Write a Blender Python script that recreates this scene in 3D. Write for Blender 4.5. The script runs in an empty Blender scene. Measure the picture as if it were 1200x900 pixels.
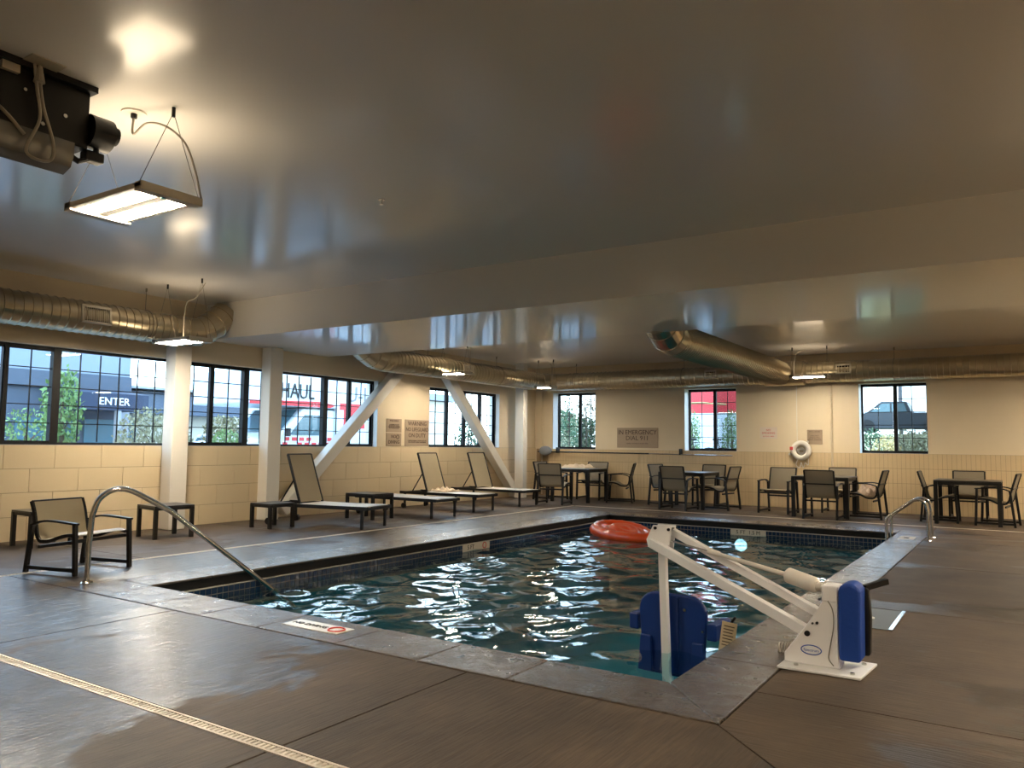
import bpy, bmesh, math, random
import numpy as np
from mathutils import Vector, Matrix, Euler
random.seed(7)
R = math.radians
S = bpy.context.scene
COL = S.collection

# ---------------------------------------------------------------- camera, world, exposure
cam_d = bpy.data.cameras.new('camera'); cam = bpy.data.objects.new('camera', cam_d); COL.objects.link(cam)
YAW, PIT, ROL = 33.2336, 4.4644, 0.6419
_y, _p, _r = R(YAW), R(PIT), R(ROL)
fw = Vector((-math.sin(_y)*math.cos(_p), math.cos(_y)*math.cos(_p), math.sin(_p)))
rt = Vector((math.cos(_y), math.sin(_y), 0)); up = rt.cross(fw)
r2 = rt*math.cos(_r)+up*math.sin(_r); u2 = -rt*math.sin(_r)+up*math.cos(_r)
cam.matrix_world = Matrix(((r2.x, u2.x, -fw.x, 10.4), (r2.y, u2.y, -fw.y, 0), (r2.z, u2.z, -fw.z, 1.25), (0, 0, 0, 1)))
cam_d.sensor_width = 36; cam_d.lens = 911.84/1200*36; cam_d.clip_end = 400
S.camera = cam
LAMP = 150.0           # radiance of the shop-light tubes
vs = S.view_settings
vs.view_transform = 'Standard'; vs.look = 'None'; vs.gamma = 1; vs.exposure = 0.5; vs.use_curve_mapping = False
S.cycles.use_denoising = True
S.cycles.caustics_reflective = False; S.cycles.caustics_refractive = False
S.cycles.max_bounces = 10; S.cycles.diffuse_bounces = 5; S.cycles.glossy_bounces = 5
S.cycles.transparent_max_bounces = 24
S.cycles.sample_clamp_indirect = 6

w = bpy.data.worlds.new('sky'); S.world = w; w.use_nodes = True
nt = w.node_tree; N = nt.nodes; L = nt.links
bg = N['Background']
tc = N.new('ShaderNodeTexCoord'); sx = N.new('ShaderNodeSeparateXYZ'); L.new(tc.outputs['Generated'], sx.inputs[0])
grad = N.new('ShaderNodeValToRGB'); L.new(sx.outputs['Z'], grad.inputs[0])
grad.color_ramp.elements[0].position = 0.0; grad.color_ramp.elements[0].color = (.62, .80, .92, 1)
grad.color_ramp.elements[1].position = 0.55; grad.color_ramp.elements[1].color = (.22, .45, .82, 1)
nz = N.new('ShaderNodeTexNoise'); nz.inputs['Scale'].default_value = 2.6; nz.inputs['Detail'].default_value = 6
mp = N.new('ShaderNodeMapping'); mp.inputs['Scale'].default_value = (1, 1, 3.2); L.new(tc.outputs['Generated'], mp.inputs[0]); L.new(mp.outputs[0], nz.inputs[0])
cr = N.new('ShaderNodeValToRGB'); L.new(nz.outputs[0], cr.inputs[0])
cr.color_ramp.elements[0].position = .45; cr.color_ramp.elements[1].position = .64
mx = N.new('ShaderNodeMix'); mx.data_type = 'RGBA'; L.new(cr.outputs[0], mx.inputs[0]); L.new(grad.outputs[0], mx.inputs[6]); mx.inputs[7].default_value = (.78, .90, 1, 1)
L.new(mx.outputs[2], bg.inputs[0]); bg.inputs[1].default_value = 6.0

# ---------------------------------------------------------------- materials
def lin(c):
    return tuple((x/255/12.92 if x/255 <= .04045 else ((x/255+.055)/1.055)**2.4) for x in c)
MATS = {}
def mat(name, rgb, rough=.5, metal=0., bump=0., bscale=40., var=0., vscale=3., spec=.5, coat=0., coat_r=.1, stretch=(1, 1, 1), emit=None, es=0., alpha=None, rvar=0.):
    m = bpy.data.materials.new(name); m.use_nodes = True; MATS[name] = m
    n, l = m.node_tree.nodes, m.node_tree.links; b = n['Principled BSDF']
    c = lin(rgb)
    b.inputs['Base Color'].default_value = (*c, 1); b.inputs['Roughness'].default_value = rough; b.inputs['Metallic'].default_value = metal
    b.inputs['Specular IOR Level'].default_value = spec
    b.inputs['Coat Weight'].default_value = coat; b.inputs['Coat Roughness'].default_value = coat_r
    if emit: b.inputs['Emission Color'].default_value = (*emit, 1); b.inputs['Emission Strength'].default_value = es
    t = None
    if var or bump or rvar:
        t = n.new('ShaderNodeTexCoord'); mpn = n.new('ShaderNodeMapping'); mpn.inputs['Scale'].default_value = stretch; l.new(t.outputs['Object'], mpn.inputs[0])
    if var or rvar:
        q = n.new('ShaderNodeTexNoise'); q.inputs['Scale'].default_value = vscale; q.inputs['Detail'].default_value = 7; q.inputs['Roughness'].default_value = .6; l.new(mpn.outputs[0], q.inputs[0])
    if var:
        x = n.new('ShaderNodeMix'); x.data_type = 'RGBA'; l.new(q.outputs[0], x.inputs[0])
        x.inputs[6].default_value = (*[max(0, v*(1-var)) for v in c], 1); x.inputs[7].default_value = (*[min(1, v*(1+var)) for v in c], 1)
        l.new(x.outputs[2], b.inputs['Base Color'])
    if rvar:
        mr = n.new('ShaderNodeMapRange'); mr.inputs[1].default_value = .35; mr.inputs[2].default_value = .65
        mr.inputs[3].default_value = max(0.02, rough-rvar); mr.inputs[4].default_value = min(1, rough+rvar); l.new(q.outputs[0], mr.inputs[0]); l.new(mr.outputs[0], b.inputs['Roughness'])
    if bump:
        q2 = n.new('ShaderNodeTexNoise'); q2.inputs['Scale'].default_value = bscale; q2.inputs['Detail'].default_value = 5; l.new(mpn.outputs[0], q2.inputs[0])
        bp = n.new('ShaderNodeBump'); bp.inputs['Strength'].default_value = bump; bp.inputs['Distance'].default_value = .02; l.new(q2.outputs[0], bp.inputs['Height']); l.new(bp.outputs[0], b.inputs['Normal'])
        if coat: l.new(bp.outputs[0], b.inputs['Coat Normal'])
    if alpha is not None: b.inputs['Alpha'].default_value = alpha
    return m

mat('ceiling_paint', (232, 228, 222), .35, spec=.5, coat=.8, coat_r=.15)
mat('beam_paint', (234, 230, 222), .35, spec=.5, coat=.7, coat_r=.09)
mat('wall_paint', (224, 207, 176), .55, bump=.04, bscale=60, var=.03, vscale=2)
mat('white_paint', (228, 222, 210), .5, bump=.03, bscale=40)
mat('block_paint', (218, 198, 162), .42, bump=.08, bscale=70, var=.05, vscale=1.5)
mat('block_joint', (150, 130, 104), .8)
mat('wall_tile', (216, 192, 152), .22, bump=.03, bscale=20, var=.06, vscale=4)
mat('grout', (160, 138, 108), .8)
mat('black_frame', (9, 9, 10), .5, spec=.3)
mat('sill_white', (226, 226, 224), .4)
mat('steel', (205, 203, 198), .16, 1.0, bump=.015, bscale=80)
mat('galvanised', (186, 174, 150), .30, 1.0, var=.04, vscale=3)
mat('hatch_metal', (120, 116, 108), .45, .7, bump=.1, bscale=60)
mat('galvanised_seam', (206, 194, 170), .25, 1.0)
mat('grille_white', (214, 206, 190), .5)
mat('dark_void', (14, 13, 12), .8)
mat('black_metal', (13, 12, 12), .42, spec=.4)
mat('table_top', (34, 33, 33), .3, bump=.03, bscale=60)
mat('sling_grey', (164, 150, 122), .75, bump=.25, bscale=400, var=.05, vscale=6)
mat('sling_taupe', (150, 140, 120), .75, bump=.25, bscale=400, var=.05, vscale=6, alpha=.78)
mat('sling_light', (228, 224, 214), .45, bump=.2, bscale=400)
mat('lift_white', (240, 238, 236), .35)
mat('lift_blue', (6, 48, 118), .45, bump=.05, bscale=80)
mat('lift_blue_cover', (12, 62, 148), .6, bump=.2, bscale=30)
mat('plastic_white', (226, 220, 208), .4)
mat('orange_vinyl', (236, 84, 30), .32, bump=.03, bscale=20, coat=.3)
mat('paper_tan', (214, 196, 160), .8)
mat('sign_brown', (166, 146, 122), .5)
mat('sign_white', (220, 205, 188), .5)
mat('ink_brown', (70, 50, 38), .6)
mat('ink_red', (196, 60, 50), .6)
mat('ink_black', (25, 25, 28), .6)
mat('ink_white', (235, 235, 235), .6)
mat('ink_blue', (40, 80, 170), .6)
mat('coping_stone', (80, 68, 56), .42, bump=.4, bscale=50, var=.35, vscale=7, rvar=.2, coat=1., coat_r=.14)
MATS['coping_stone'].node_tree.nodes['Principled BSDF'].inputs['Coat IOR'].default_value = 1.7
mat('drain_plastic', (226, 216, 200), .5)
mat('pool_plaster', (22, 124, 142), .7, var=.12, vscale=3)
mat('pool_tile', (28, 52, 82), .15, var=.4, vscale=9)
mat('pool_grout', (128, 124, 114), .7)
mat('pool_trim', (214, 208, 196), .5)
mat('marker_tile', (222, 214, 196), .25)
mat('bag_grey', (132, 138, 146), .6, bump=.3, bscale=60)
mat('towel', (222, 200, 170), .9, bump=.6, bscale=120)
mat('bag_pattern', (190, 168, 150), .8, bump=.4, bscale=60, var=.7, vscale=14)
mat('cord_grey', (168, 160, 146), .5)
mat('cable', (130, 124, 114), .4, .6)
mat('lens_clear', (120, 120, 118), .15, .3)
mat('rope_white', (216, 210, 200), .8, bump=.3, bscale=200)
mat('teal_plastic', (36, 130, 140), .5)
mat('reflector', (200, 190, 170), .3, .4)
# outside
mat('asphalt', (120, 122, 126), .9, var=.1)
mat('truck_white', (208, 216, 224), .3)
mat('truck_red', (206, 52, 60), .35)
mat('truck_glass', (70, 100, 110), .08)
mat('tyre', (26, 26, 28), .8)
mat('building_blue', (124, 136, 152), .8, var=.2, vscale=14, stretch=(1, 6, .2))
mat('building_dark', (70, 80, 94), .7, var=.2, vscale=4)
mat('awning_navy', (34, 46, 68), .7)
mat('building_cream', (212, 206, 188), .8)
mat('concrete_out', (150, 152, 156), .9)
mat('leaf_green', (110, 140, 84), .7, var=.5, vscale=30)
mat('leaf_dark', (70, 96, 66), .7, var=.5, vscale=30)
mat('leaf_olive', (138, 134, 104), .7, var=.5, vscale=30)
mat('leaf_straw', (196, 176, 126), .8, var=.4, vscale=30)
mat('bark', (90, 76, 64), .9)
mat('grass_bank', (150, 146, 104), .9, var=.4, vscale=6)
mat('pickup_paint', (28, 36, 46), .25)
mat('pole_grey', (130, 130, 134), .6)
mat('car_silver', (190, 198, 206), .25)

def tube_mat(name='lamp_tube', strength=LAMP, tone=(1, .87, .68, 1)):
    m = bpy.data.materials.new(name); m.use_nodes = True; n = m.node_tree.nodes; l = m.node_tree.links
    n.remove(n['Principled BSDF']); e = n.new('ShaderNodeEmission'); e.inputs[0].default_value = tone; e.inputs[1].default_value = strength
    l.new(e.outputs[0], n['Material Output'].inputs[0]); MATS[name] = m
tube_mat(); tube_mat('lamp_uplight', 8.0, (1, .80, .54, 1))
def glassy(name, tint, refl_scale, rough=.0, ior=1.5, bump=None):
    """clear sheet: transparent + fresnel mirror"""
    m = bpy.data.materials.new(name); m.use_nodes = True; n = m.node_tree.nodes; l = m.node_tree.links
    n.remove(n['Principled BSDF'])
    tr = n.new('ShaderNodeBsdfTransparent'); tr.inputs[0].default_value = (*tint, 1)
    gl = n.new('ShaderNodeBsdfGlossy'); gl.inputs['Roughness'].default_value = rough
    fr = n.new('ShaderNodeFresnel'); fr.inputs[0].default_value = ior
    mu = n.new('ShaderNodeMath'); mu.operation = 'MULTIPLY'; mu.inputs[1].default_value = refl_scale; mu.use_clamp = True
    mixn = n.new('ShaderNodeMixShader'); l.new(fr.outputs[0], mu.inputs[0])
    ge = n.new('ShaderNodeNewGeometry'); sb = n.new('ShaderNodeMath'); sb.operation = 'SUBTRACT'; sb.inputs[0].default_value = 1; l.new(ge.outputs['Backfacing'], sb.inputs[1])
    m2 = n.new('ShaderNodeMath'); m2.operation = 'MULTIPLY'; l.new(mu.outputs[0], m2.inputs[0]); l.new(sb.outputs[0], m2.inputs[1]); l.new(m2.outputs[0], mixn.inputs[0]); l.new(tr.outputs[0], mixn.inputs[1]); l.new(gl.outputs[0], mixn.inputs[2])
    if bump:
        t = n.new('ShaderNodeTexCoord'); q = n.new('ShaderNodeTexNoise'); q.inputs['Scale'].default_value = bump[0]; q.inputs['Detail'].default_value = 3
        l.new(t.outputs['Object'], q.inputs[0]); b = n.new('ShaderNodeBump'); b.inputs['Strength'].default_value = bump[1]; b.inputs['Distance'].default_value = .02
        l.new(q.outputs[0], b.inputs['Height']); l.new(b.outputs[0], gl.inputs['Normal']); l.new(b.outputs[0], fr.inputs['Normal'])
    l.new(mixn.outputs[0], n['Material Output'].inputs[0]); MATS[name] = m
glassy('window_glass', (.93, .97, .97), 1.0)
glassy('insect_screen', (.62, .62, .62), 0.0)
glassy('water', (.58, .82, .86), 1.15, .0, 1.33, bump=(7, .14))

def concrete(name, axis, wetland=False):
    """brown broomed concrete with damp patches; broom strokes run along `axis`"""
    m = bpy.data.materials.new(name); m.use_nodes = True; n = m.node_tree.nodes; l = m.node_tree.links; b = n['Principled BSDF']
    t = n.new('ShaderNodeTexCoord')
    def noise(scale, detail=6, st=(1, 1, 1), rough=.6, dist=0.):
        mpn = n.new('ShaderNodeMapping'); mpn.inputs['Scale'].default_value = st; l.new(t.outputs['Object'], mpn.inputs[0])
        q = n.new('ShaderNodeTexNoise'); q.inputs['Scale'].default_value = scale; q.inputs['Detail'].default_value = detail; q.inputs['Roughness'].default_value = rough; q.inputs['Distortion'].default_value = dist
        l.new(mpn.outputs[0], q.inputs[0]); return q.outputs[0]
    def ramp(src, a, bb, ca, cb):
        r = n.new('ShaderNodeValToRGB'); l.new(src, r.inputs[0]); r.color_ramp.elements[0].position = a; r.color_ramp.elements[1].position = bb
        r.color_ramp.elements[0].color = ca; r.color_ramp.elements[1].color = cb; return r.outputs[0]
    st = (1, .06, 1) if axis == 'y' else (.06, 1, 1)
    broom = noise(60, 4, st); streak = noise(9, 4, st)
    st3 = (1, .55, 1) if axis == 'y' else (.55, 1, 1)
    T = .53
    if wetland:      # standing damp film left of a ragged edge near x = 6.9
        sp_ = n.new('ShaderNodeSeparateXYZ'); l.new(t.outputs['Object'], sp_.inputs[0])
        gx = n.new('ShaderNodeMapRange'); gx.inputs[1].default_value = 6.0; gx.inputs[2].default_value = 8.0; gx.inputs[3].default_value = .62; gx.inputs[4].default_value = .34
        l.new(sp_.outputs['X'], gx.inputs[0])
        av = n.new('ShaderNodeMath'); av.operation = 'ADD'; l.new(gx.outputs[0], av.inputs[0]); l.new(noise(.9, 9, st3, .62, .5), av.inputs[1])
        hf = n.new('ShaderNodeMath'); hf.operation = 'MULTIPLY'; hf.inputs[1].default_value = .5; l.new(av.outputs[0], hf.inputs[0])
        wet = ramp(hf.outputs[0], .485, .497, (0, 0, 0, 1), (1, 1, 1, 1))
    else: wet = ramp(noise(.8, 9, st3, .62, .4), T, T+.02, (0, 0, 0, 1), (1, 1, 1, 1))
    big = noise(1.6, 6)
    c1 = ramp(big, .3, .7, (*lin((70, 58, 46)), 1), (*lin((99, 83, 67)), 1))
    mx1 = n.new('ShaderNodeMix'); mx1.data_type = 'RGBA'; mx1.blend_type = 'MULTIPLY'; mx1.inputs[0].default_value = .4 if wetland else .28
    l.new(c1, mx1.inputs[6]); l.new(ramp(streak, .3, .7, (.6, .6, .6, 1), (1.0, 1, 1, 1)), mx1.inputs[7])
    mx0 = n.new('ShaderNodeMix'); mx0.data_type = 'RGBA'; mx0.blend_type = 'MULTIPLY'; mx0.inputs[0].default_value = 1; l.new(mx1.outputs[2], mx0.inputs[6]); l.new(ramp(broom, .38, .62, *(((.76,)*3+(1,), (1.08,)*3+(1,)) if wetland else ((.86,)*3+(1,), (1.08,)*3+(1,)))), mx0.inputs[7]); mx1 = mx0
    mx2 = n.new('ShaderNodeMix'); mx2.data_type = 'RGBA'; l.new(wet, mx2.inputs[0]); l.new(mx1.outputs[2], mx2.inputs[6])
    dk = n.new('ShaderNodeMix'); dk.data_type = 'RGBA'; dk.blend_type = 'MULTIPLY'; dk.inputs[0].default_value = 1; l.new(mx1.outputs[2], dk.inputs[6]); dk.inputs[7].default_value = (.62, .62, .64, 1)
    l.new(dk.outputs[2], mx2.inputs[7]); l.new(mx2.outputs[2], b.inputs['Base Color'])
    rr = n.new('ShaderNodeMapRange'); l.new(wet, rr.inputs[0]); rr.inputs[3].default_value = .62; rr.inputs[4].default_value = .42
    l.new(rr.outputs[0], b.inputs['Roughness'])
    bp = n.new('ShaderNodeBump'); bp.inputs['Strength'].default_value = .55; bp.inputs['Distance'].default_value = .012; l.new(broom, bp.inputs['Height'])
    l.new(bp.outputs[0], b.inputs['Normal']); b.inputs['Specular IOR Level'].default_value = .5
    damp = n.new('ShaderNodeMix'); damp.data_type = 'RGBA'; damp.blend_type = 'MULTIPLY'; damp.inputs[0].default_value = 1; l.new(wet, damp.inputs[6]); l.new(ramp(broom, .42, .58, (.12, .12, .12, 1), (1, 1, 1, 1)), damp.inputs[7]); damp = damp.outputs[2]
    cm = n.new('ShaderNodeMath'); cm.operation = 'MULTIPLY'; cm.inputs[1].default_value = 1. if wetland else .35
    b.inputs['Coat IOR'].default_value = 1.7 if wetland else 1.45; l.new(damp, cm.inputs[0]); l.new(cm.outputs[0], b.inputs['Coat Weight'])
    b.inputs['Coat Roughness'].default_value = .22; l.new(bp.outputs[0], b.inputs['Coat Normal'])
    MATS[name] = m
concrete('deck_y', 'y'); concrete('deck_x', 'x'); concrete('deck_wet', 'y', True)

# ---------------------------------------------------------------- geometry helpers
class MB:
    def __init__(s): s.v = []; s.f = []
    def add(s, vs_, fs_):
        o = len(s.v); s.v += [tuple(x) for x in vs_]; s.f += [tuple(i+o for i in f) for f in fs_]; return s
    def box(s, x0, x1, y0, y1, z0, z1):
        v = [(x0, y0, z0), (x1, y0, z0), (x1, y1, z0), (x0, y1, z0), (x0, y0, z1), (x1, y0, z1), (x1, y1, z1), (x0, y1, z1)]
        return s.add(v, [(3, 2, 1, 0), (4, 5, 6, 7), (0, 1, 5, 4), (1, 2, 6, 5), (2, 3, 7, 6), (3, 0, 4, 7)])
    def cbox(s, c, d, rot=None):
        v = []
        for sx_, sy_, sz_ in ((-1, -1, -1), (1, -1, -1), (1, 1, -1), (-1, 1, -1), (-1, -1, 1), (1, -1, 1), (1, 1, 1), (-1, 1, 1)):
            p = Vector((sx_*d[0]/2, sy_*d[1]/2, sz_*d[2]/2))
            if rot is not None: p = rot @ p
            v.append(p+Vector(c))
        return s.add(v, [(3, 2, 1, 0), (4, 5, 6, 7), (0, 1, 5, 4), (1, 2, 6, 5), (2, 3, 7, 6), (3, 0, 4, 7)])
    def beam(s, a, b, w_, h_, upv=(0, 0, 1)):
        """rectangular bar from a to b; w_ sideways, h_ along up"""
        a = Vector(a); b = Vector(b); d = (b-a).normalized(); u = Vector(upv)
        if abs(d.dot(u)) > .98: u = Vector((0, 1, 0))
        sd = d.cross(u).normalized(); u = sd.cross(d)
        v = []
        for p in (a, b):
            for i, j in ((-1, -1), (1, -1), (1, 1), (-1, 1)): v.append(p+sd*(i*w_/2)+u*(j*h_/2))
        return s.add(v, [(0, 1, 2, 3), (7, 6, 5, 4), (0, 4, 5, 1), (1, 5, 6, 2), (2, 6, 7, 3), (3, 7, 4, 0)])
    def tube(s, pts, r, n=8, cap=True, closed=False):
        P = [Vector(p) for p in pts]; m = len(P); rs = r if isinstance(r, (list, tuple)) else [r]*m
        ref = None; v = []
        for i in range(m):
            if closed: d = (P[(i+1) % m]-P[i-1]).normalized()
            else: d = ((P[min(i+1, m-1)]-P[max(i-1, 0)])).normalized()
            if ref is None:
                ref = Vector((0, 0, 1)) if abs(d.z) < .9 else Vector((0, 1, 0))
            sd = d.cross(ref).normalized(); ref = sd.cross(d).normalized()
            for k in range(n):
                a_ = 2*math.pi*k/n; v.append(P[i]+(sd*math.cos(a_)+ref*math.sin(a_))*rs[i])
        f = []
        for i in range(m if closed else m-1):
            for k in range(n):
                f.append((i*n+k, i*n+(k+1) % n, ((i+1) % m)*n+(k+1) % n, ((i+1) % m)*n+k))
        if cap and not closed: f += [tuple(range(n-1, -1, -1)), tuple((m-1)*n+k for k in range(n))]
        return s.add(v, f)
    def cyl(s, c, r, z0, z1, n=16, r1=None):
        r1 = r if r1 is None else r1
        v = [(c[0]+r*math.cos(2*math.pi*k/n), c[1]+r*math.sin(2*math.pi*k/n), z0) for k in range(n)]
        v += [(c[0]+r1*math.cos(2*math.pi*k/n), c[1]+r1*math.sin(2*math.pi*k/n), z1) for k in range(n)]
        return s.add(v, [tuple(range(n-1, -1, -1)), tuple(range(n, 2*n))]+[(k, (k+1) % n, n+(k+1) % n, n+k) for k in range(n)])
    def prism(s, poly, a0, a1, axis='z'):
        """poly of 2D points extruded along axis"""
        def P(p, t):
            if axis == 'z': return (p[0], p[1], t)
            if axis == 'y': return (p[0], t, p[1])
            return (t, p[0], p[1])
        n = len(poly); v = [P(p, a0) for p in poly]+[P(p, a1) for p in poly]
        return s.add(v, [tuple(range(n-1, -1, -1)), tuple(range(n, 2*n))]+[(k, (k+1) % n, n+(k+1) % n, n+k) for k in range(n)])
    def sheet(s, prof, x0, x1, th=.008):
        """a curved sheet: profile of (y,z) points spanning x0..x1 with thickness"""
        n = len(prof); v = []
        for (y, z) in prof: v += [(x0, y, z), (x1, y, z)]
        for i, (y, z) in enumerate(prof):
            a = prof[max(i-1, 0)]; b = prof[min(i+1, n-1)]; dy, dz = b[0]-a[0], b[1]-a[1]; q = math.hypot(dy, dz) or 1
            oy, oz = -dz/q*th, dy/q*th; v += [(x0, y-oy, z-oz), (x1, y-oy, z-oz)]
        f = []
        for i in range(n-1):
            a = 2*i; f.append((a, a+1, a+3, a+2)); b = 2*n+2*i; f.append((b+2, b+3, b+1, b))
            f.append((a, a+2, b+2, b)); f.append((a+1, b+1, b+3, a+3))
        f += [(0, 2*n, 2*n+1, 1), (2*n-2, 2*n-1, 4*n-1, 4*n-2)]
        return s.add(v, f)
    def mesh(s, name):
        me = bpy.data.meshes.new(name); me.from_pydata(s.v, [], s.f); me.validate()
        b = bmesh.new(); b.from_mesh(me); bmesh.ops.recalc_face_normals(b, faces=b.faces); b.to_mesh(me); b.free(); return me
    def build(s, name, m, parent=None, smooth=False, bevel=0., seg=2, loc=None, rot=None):
        me = s.mesh(name)
        me.materials.append(MATS[m]); o = bpy.data.objects.new(name, me); COL.objects.link(o)
        if parent is not None: o.parent = parent
        if loc is not None: o.location = loc
        if rot is not None: o.rotation_euler = rot
        if bevel:
            md = o.modifiers.new('bevel', 'BEVEL'); md.width = bevel; md.segments = seg; md.limit_method = 'ANGLE'; md.angle_limit = R(40)
        if smooth:
            for p in me.polygons: p.use_smooth = True
            try: me.set_sharp_from_angle(angle=R(42))
            except Exception: pass
        return o
class SP:
    """each bar an object of its own"""
    def __init__(s, name, m, parent): s.a = (name, m, parent)
    def beam(s, *p): MB().beam(*p).build(*s.a)
def tag(o, label=None, cat=None, group=None, kind=None):
    if label: o['label'] = label
    if cat: o['category'] = cat
    if group: o['group'] = group
    if kind: o['kind'] = kind
    return o
def empty(name, loc=(0, 0, 0), rz=0., label=None, cat=None, group=None, kind=None):
    o = bpy.data.objects.new(name, None); COL.objects.link(o); o.location = loc; o.rotation_euler = (0, 0, rz); o.empty_display_size = .1
    return tag(o, label, cat, group, kind)
def copy_tree(o, parent=None):
    c = o.copy(); COL.objects.link(c); c.parent = parent
    for ch in [k for k in KIDS.get(o.name, [])]: copy_tree(ch, c)
    return c
KIDS = {}
def index_kids():
    KIDS.clear()
    for o in bpy.data.objects:
        if o.parent: KIDS.setdefault(o.parent.name, []).append(o)
def inst(me, name, parent, loc, scale=None, rot=None):
    o = bpy.data.objects.new(name, me); COL.objects.link(o); o.parent = parent; o.location = loc
    if scale: o.scale = scale
    if rot: o.rotation_euler = rot
    return o
def text(body, size, m, parent, loc, rot, name='lettering', ext=.0015, align='CENTER', sx_=1.):
    cu = bpy.data.curves.new(name, 'FONT'); cu.body = body; cu.size = size; cu.extrude = ext; cu.align_x = align; cu.align_y = 'CENTER'; cu.resolution_u = 2
    cu.materials.append(MATS[m]); o = bpy.data.objects.new(name, cu); COL.objects.link(o); o.parent = parent; o.location = loc; o.rotation_euler = rot; o.scale = (sx_, 1, 1)
    bpy.context.view_layer.update(); me = bpy.data.meshes.new_from_object(o.evaluated_get(bpy.context.evaluated_depsgraph_get())); me.name = name
    n_ = bpy.data.objects.new(name, me); COL.objects.link(n_); n_.parent = parent; n_.location = loc; n_.rotation_euler = rot; n_.scale = (sx_, 1, 1)
    bpy.data.objects.remove(o); n_.name = name
    return n_
FACE_PX = (R(90), 0, R(90))    # text on a wall facing +x
FACE_NY = (R(90), 0, 0)        # text on a wall facing -y
def arc(c, r, a0, a1, n, ax1, ax2):
    c = Vector(c); a1v = Vector(ax1); a2v = Vector(ax2)
    return [c+a1v*(r*math.cos(R(a0+(a1-a0)*i/n)))+a2v*(r*math.sin(R(a0+(a1-a0)*i/n))) for i in range(n+1)]

# ---------------------------------------------------------------- the room
LY = 16.98; XR = 13.6; YB = -3.2; ZC = 3.33; ZF = 3.20; SILL = 1.18
PX0, PX1, PY0, PY1 = 4.043, 8.79, 4.018, 13.0
OX0, OX1, OY0, OY1 = 3.56, 9.21, 3.55, 13.47

floor = empty('floor', (0, 0, 0), kind='structure')
fb = MB()
fb.box(0, OX0+.2, YB, LY, -.4, -.06); fb.box(OX1-.2, XR, YB, LY, -.4, -.06); fb.box(OX0+.2, OX1-.2, YB, OY0+.2, -.4, -.06); fb.box(OX0+.2, OX1-.2, OY1-.2, LY, -.4, -.06)
fb.build('subfloor', 'dark_void', floor)
G = .006
def slab(poly, m='deck_x'):
    cx = sum(p[0] for p in poly)/len(poly); cy = sum(p[1] for p in poly)/len(poly)
    q = []
    for (x, y) in poly:
        q.append((x+(G if x < cx else -G), y+(G if y < cy else -G)))
    MB().prism(q, -.06, 0, 'z').build('concrete_slab', m, floor)
def rects(xs, ys, m):
    for a, b in zip(xs, xs[1:]):
        for c, d in zip(ys, ys[1:]): slab([(a, c), (b, c), (b, d), (a, d)], m)
DX0, DX1, DY0, DY1 = 2.505, 2.575, 2.195, 2.265      # drain strips (left, near)
DF0, DF1 = 14.37, 14.44
rects([DX1, 5.1, 7.8], [DY1, OY0], 'deck_wet')
slab([(7.8, DY1), (OX1+OY0-DY1, DY1), (OX1, OY0), (7.8, OY0)], 'deck_wet')
slab([(OX1, OY0), (OX1+OY0-DY1, DY1), (11.9, DY1), (11.9, 4.13), (OX1, 4.13)], 'deck_x')
rects([11.9, XR], [DY1, 4.13], 'deck_x')
rects([OX1, 11.9, XR], [4.13, 6.8, 9.5, 12.2, OY1], 'deck_x')
rects([DX1, OX0], [OY0, 6.25, 8.95, 11.65, OY1], 'deck_wet')
rects([DX1, 5.1, 7.8, OX1, 11.9, XR], [OY1, DF0], 'deck_x')
rects([0, DX0], [YB, -.5, 2.2, 4.9, 7.6, 10.3, 13.0, LY], 'deck_y')
rects([DX0, 5.1, 7.8, 10.5, XR], [YB, -.5, DY0], 'deck_wet')
rects([DX0, 5.1, 7.8, 10.5, XR], [DF1, LY], 'deck_x')
# channel drain: slotted plastic strip
dr = empty('channel_drain', (DX0, DY0, 0), kind='thing', label='narrow slotted beige drain strip let into the deck around the pool', cat='drain')
b = MB(); z0 = -.02
def drain_run(bm_, a, bb, axis, c0, c1):
    m_ = (c0+c1)/2
    if axis == 'x':
        bm_.box(a, bb, c0, c0+.014, -.06, .001); bm_.box(a, bb, c1-.014, c1, -.06, .001)
    else:
        bm_.box(c0, c0+.014, a, bb, -.06, .001); bm_.box(c1-.014, c1, a, bb, -.06, .001)
def off(bm_):
    bm_.v = [(x-DX0, y-DY0, z) for x, y, z in bm_.v]; return bm_
drain_run(b, DX0, XR-.02, 'x', DY0, DY1); drain_run(b, DY1, DF1, 'y', DX0, DX1); drain_run(b, DX1, XR-.02, 'x', DF0, DF1)
off(b).build('channel_edge', 'drain_plastic', dr)
b = MB()
x = DX1
while x < 11: b.box(x, x+.016, DY0+.014, DY1-.014, -.03, -.002); x += .03
y = DY1
while y < 12: b.box(DX0+.014, DX1-.014, y, y+.016, -.03, -.002); y += .03
y_ = DX1
while y_ < XR-.05: b.box(y_, y_+.016, DF0+.014, DF1-.014, -.03, -.002); y_ += .03
tag(off(b).build('grate_bars', 'drain_plastic', dr), kind='stuff')

# ceiling and beam
ce = empty('ceiling', (0, 0, ZC), kind='structure')
MB().box(0, XR, YB, 7.31, 0, .2).build('near_ceiling_panel', 'ceiling_paint', ce)
MB().box(0, XR, 9.81, LY, ZF-ZC, .2).build('far_ceiling_panel', 'ceiling_paint', ce)
tag(MB().box(0, XR, 7.31, 9.81, 2.788, ZC+.2).build('trim_1', 'beam_paint'), 'wide dropped white painted beam crossing the whole ceiling', kind='structure')
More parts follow.
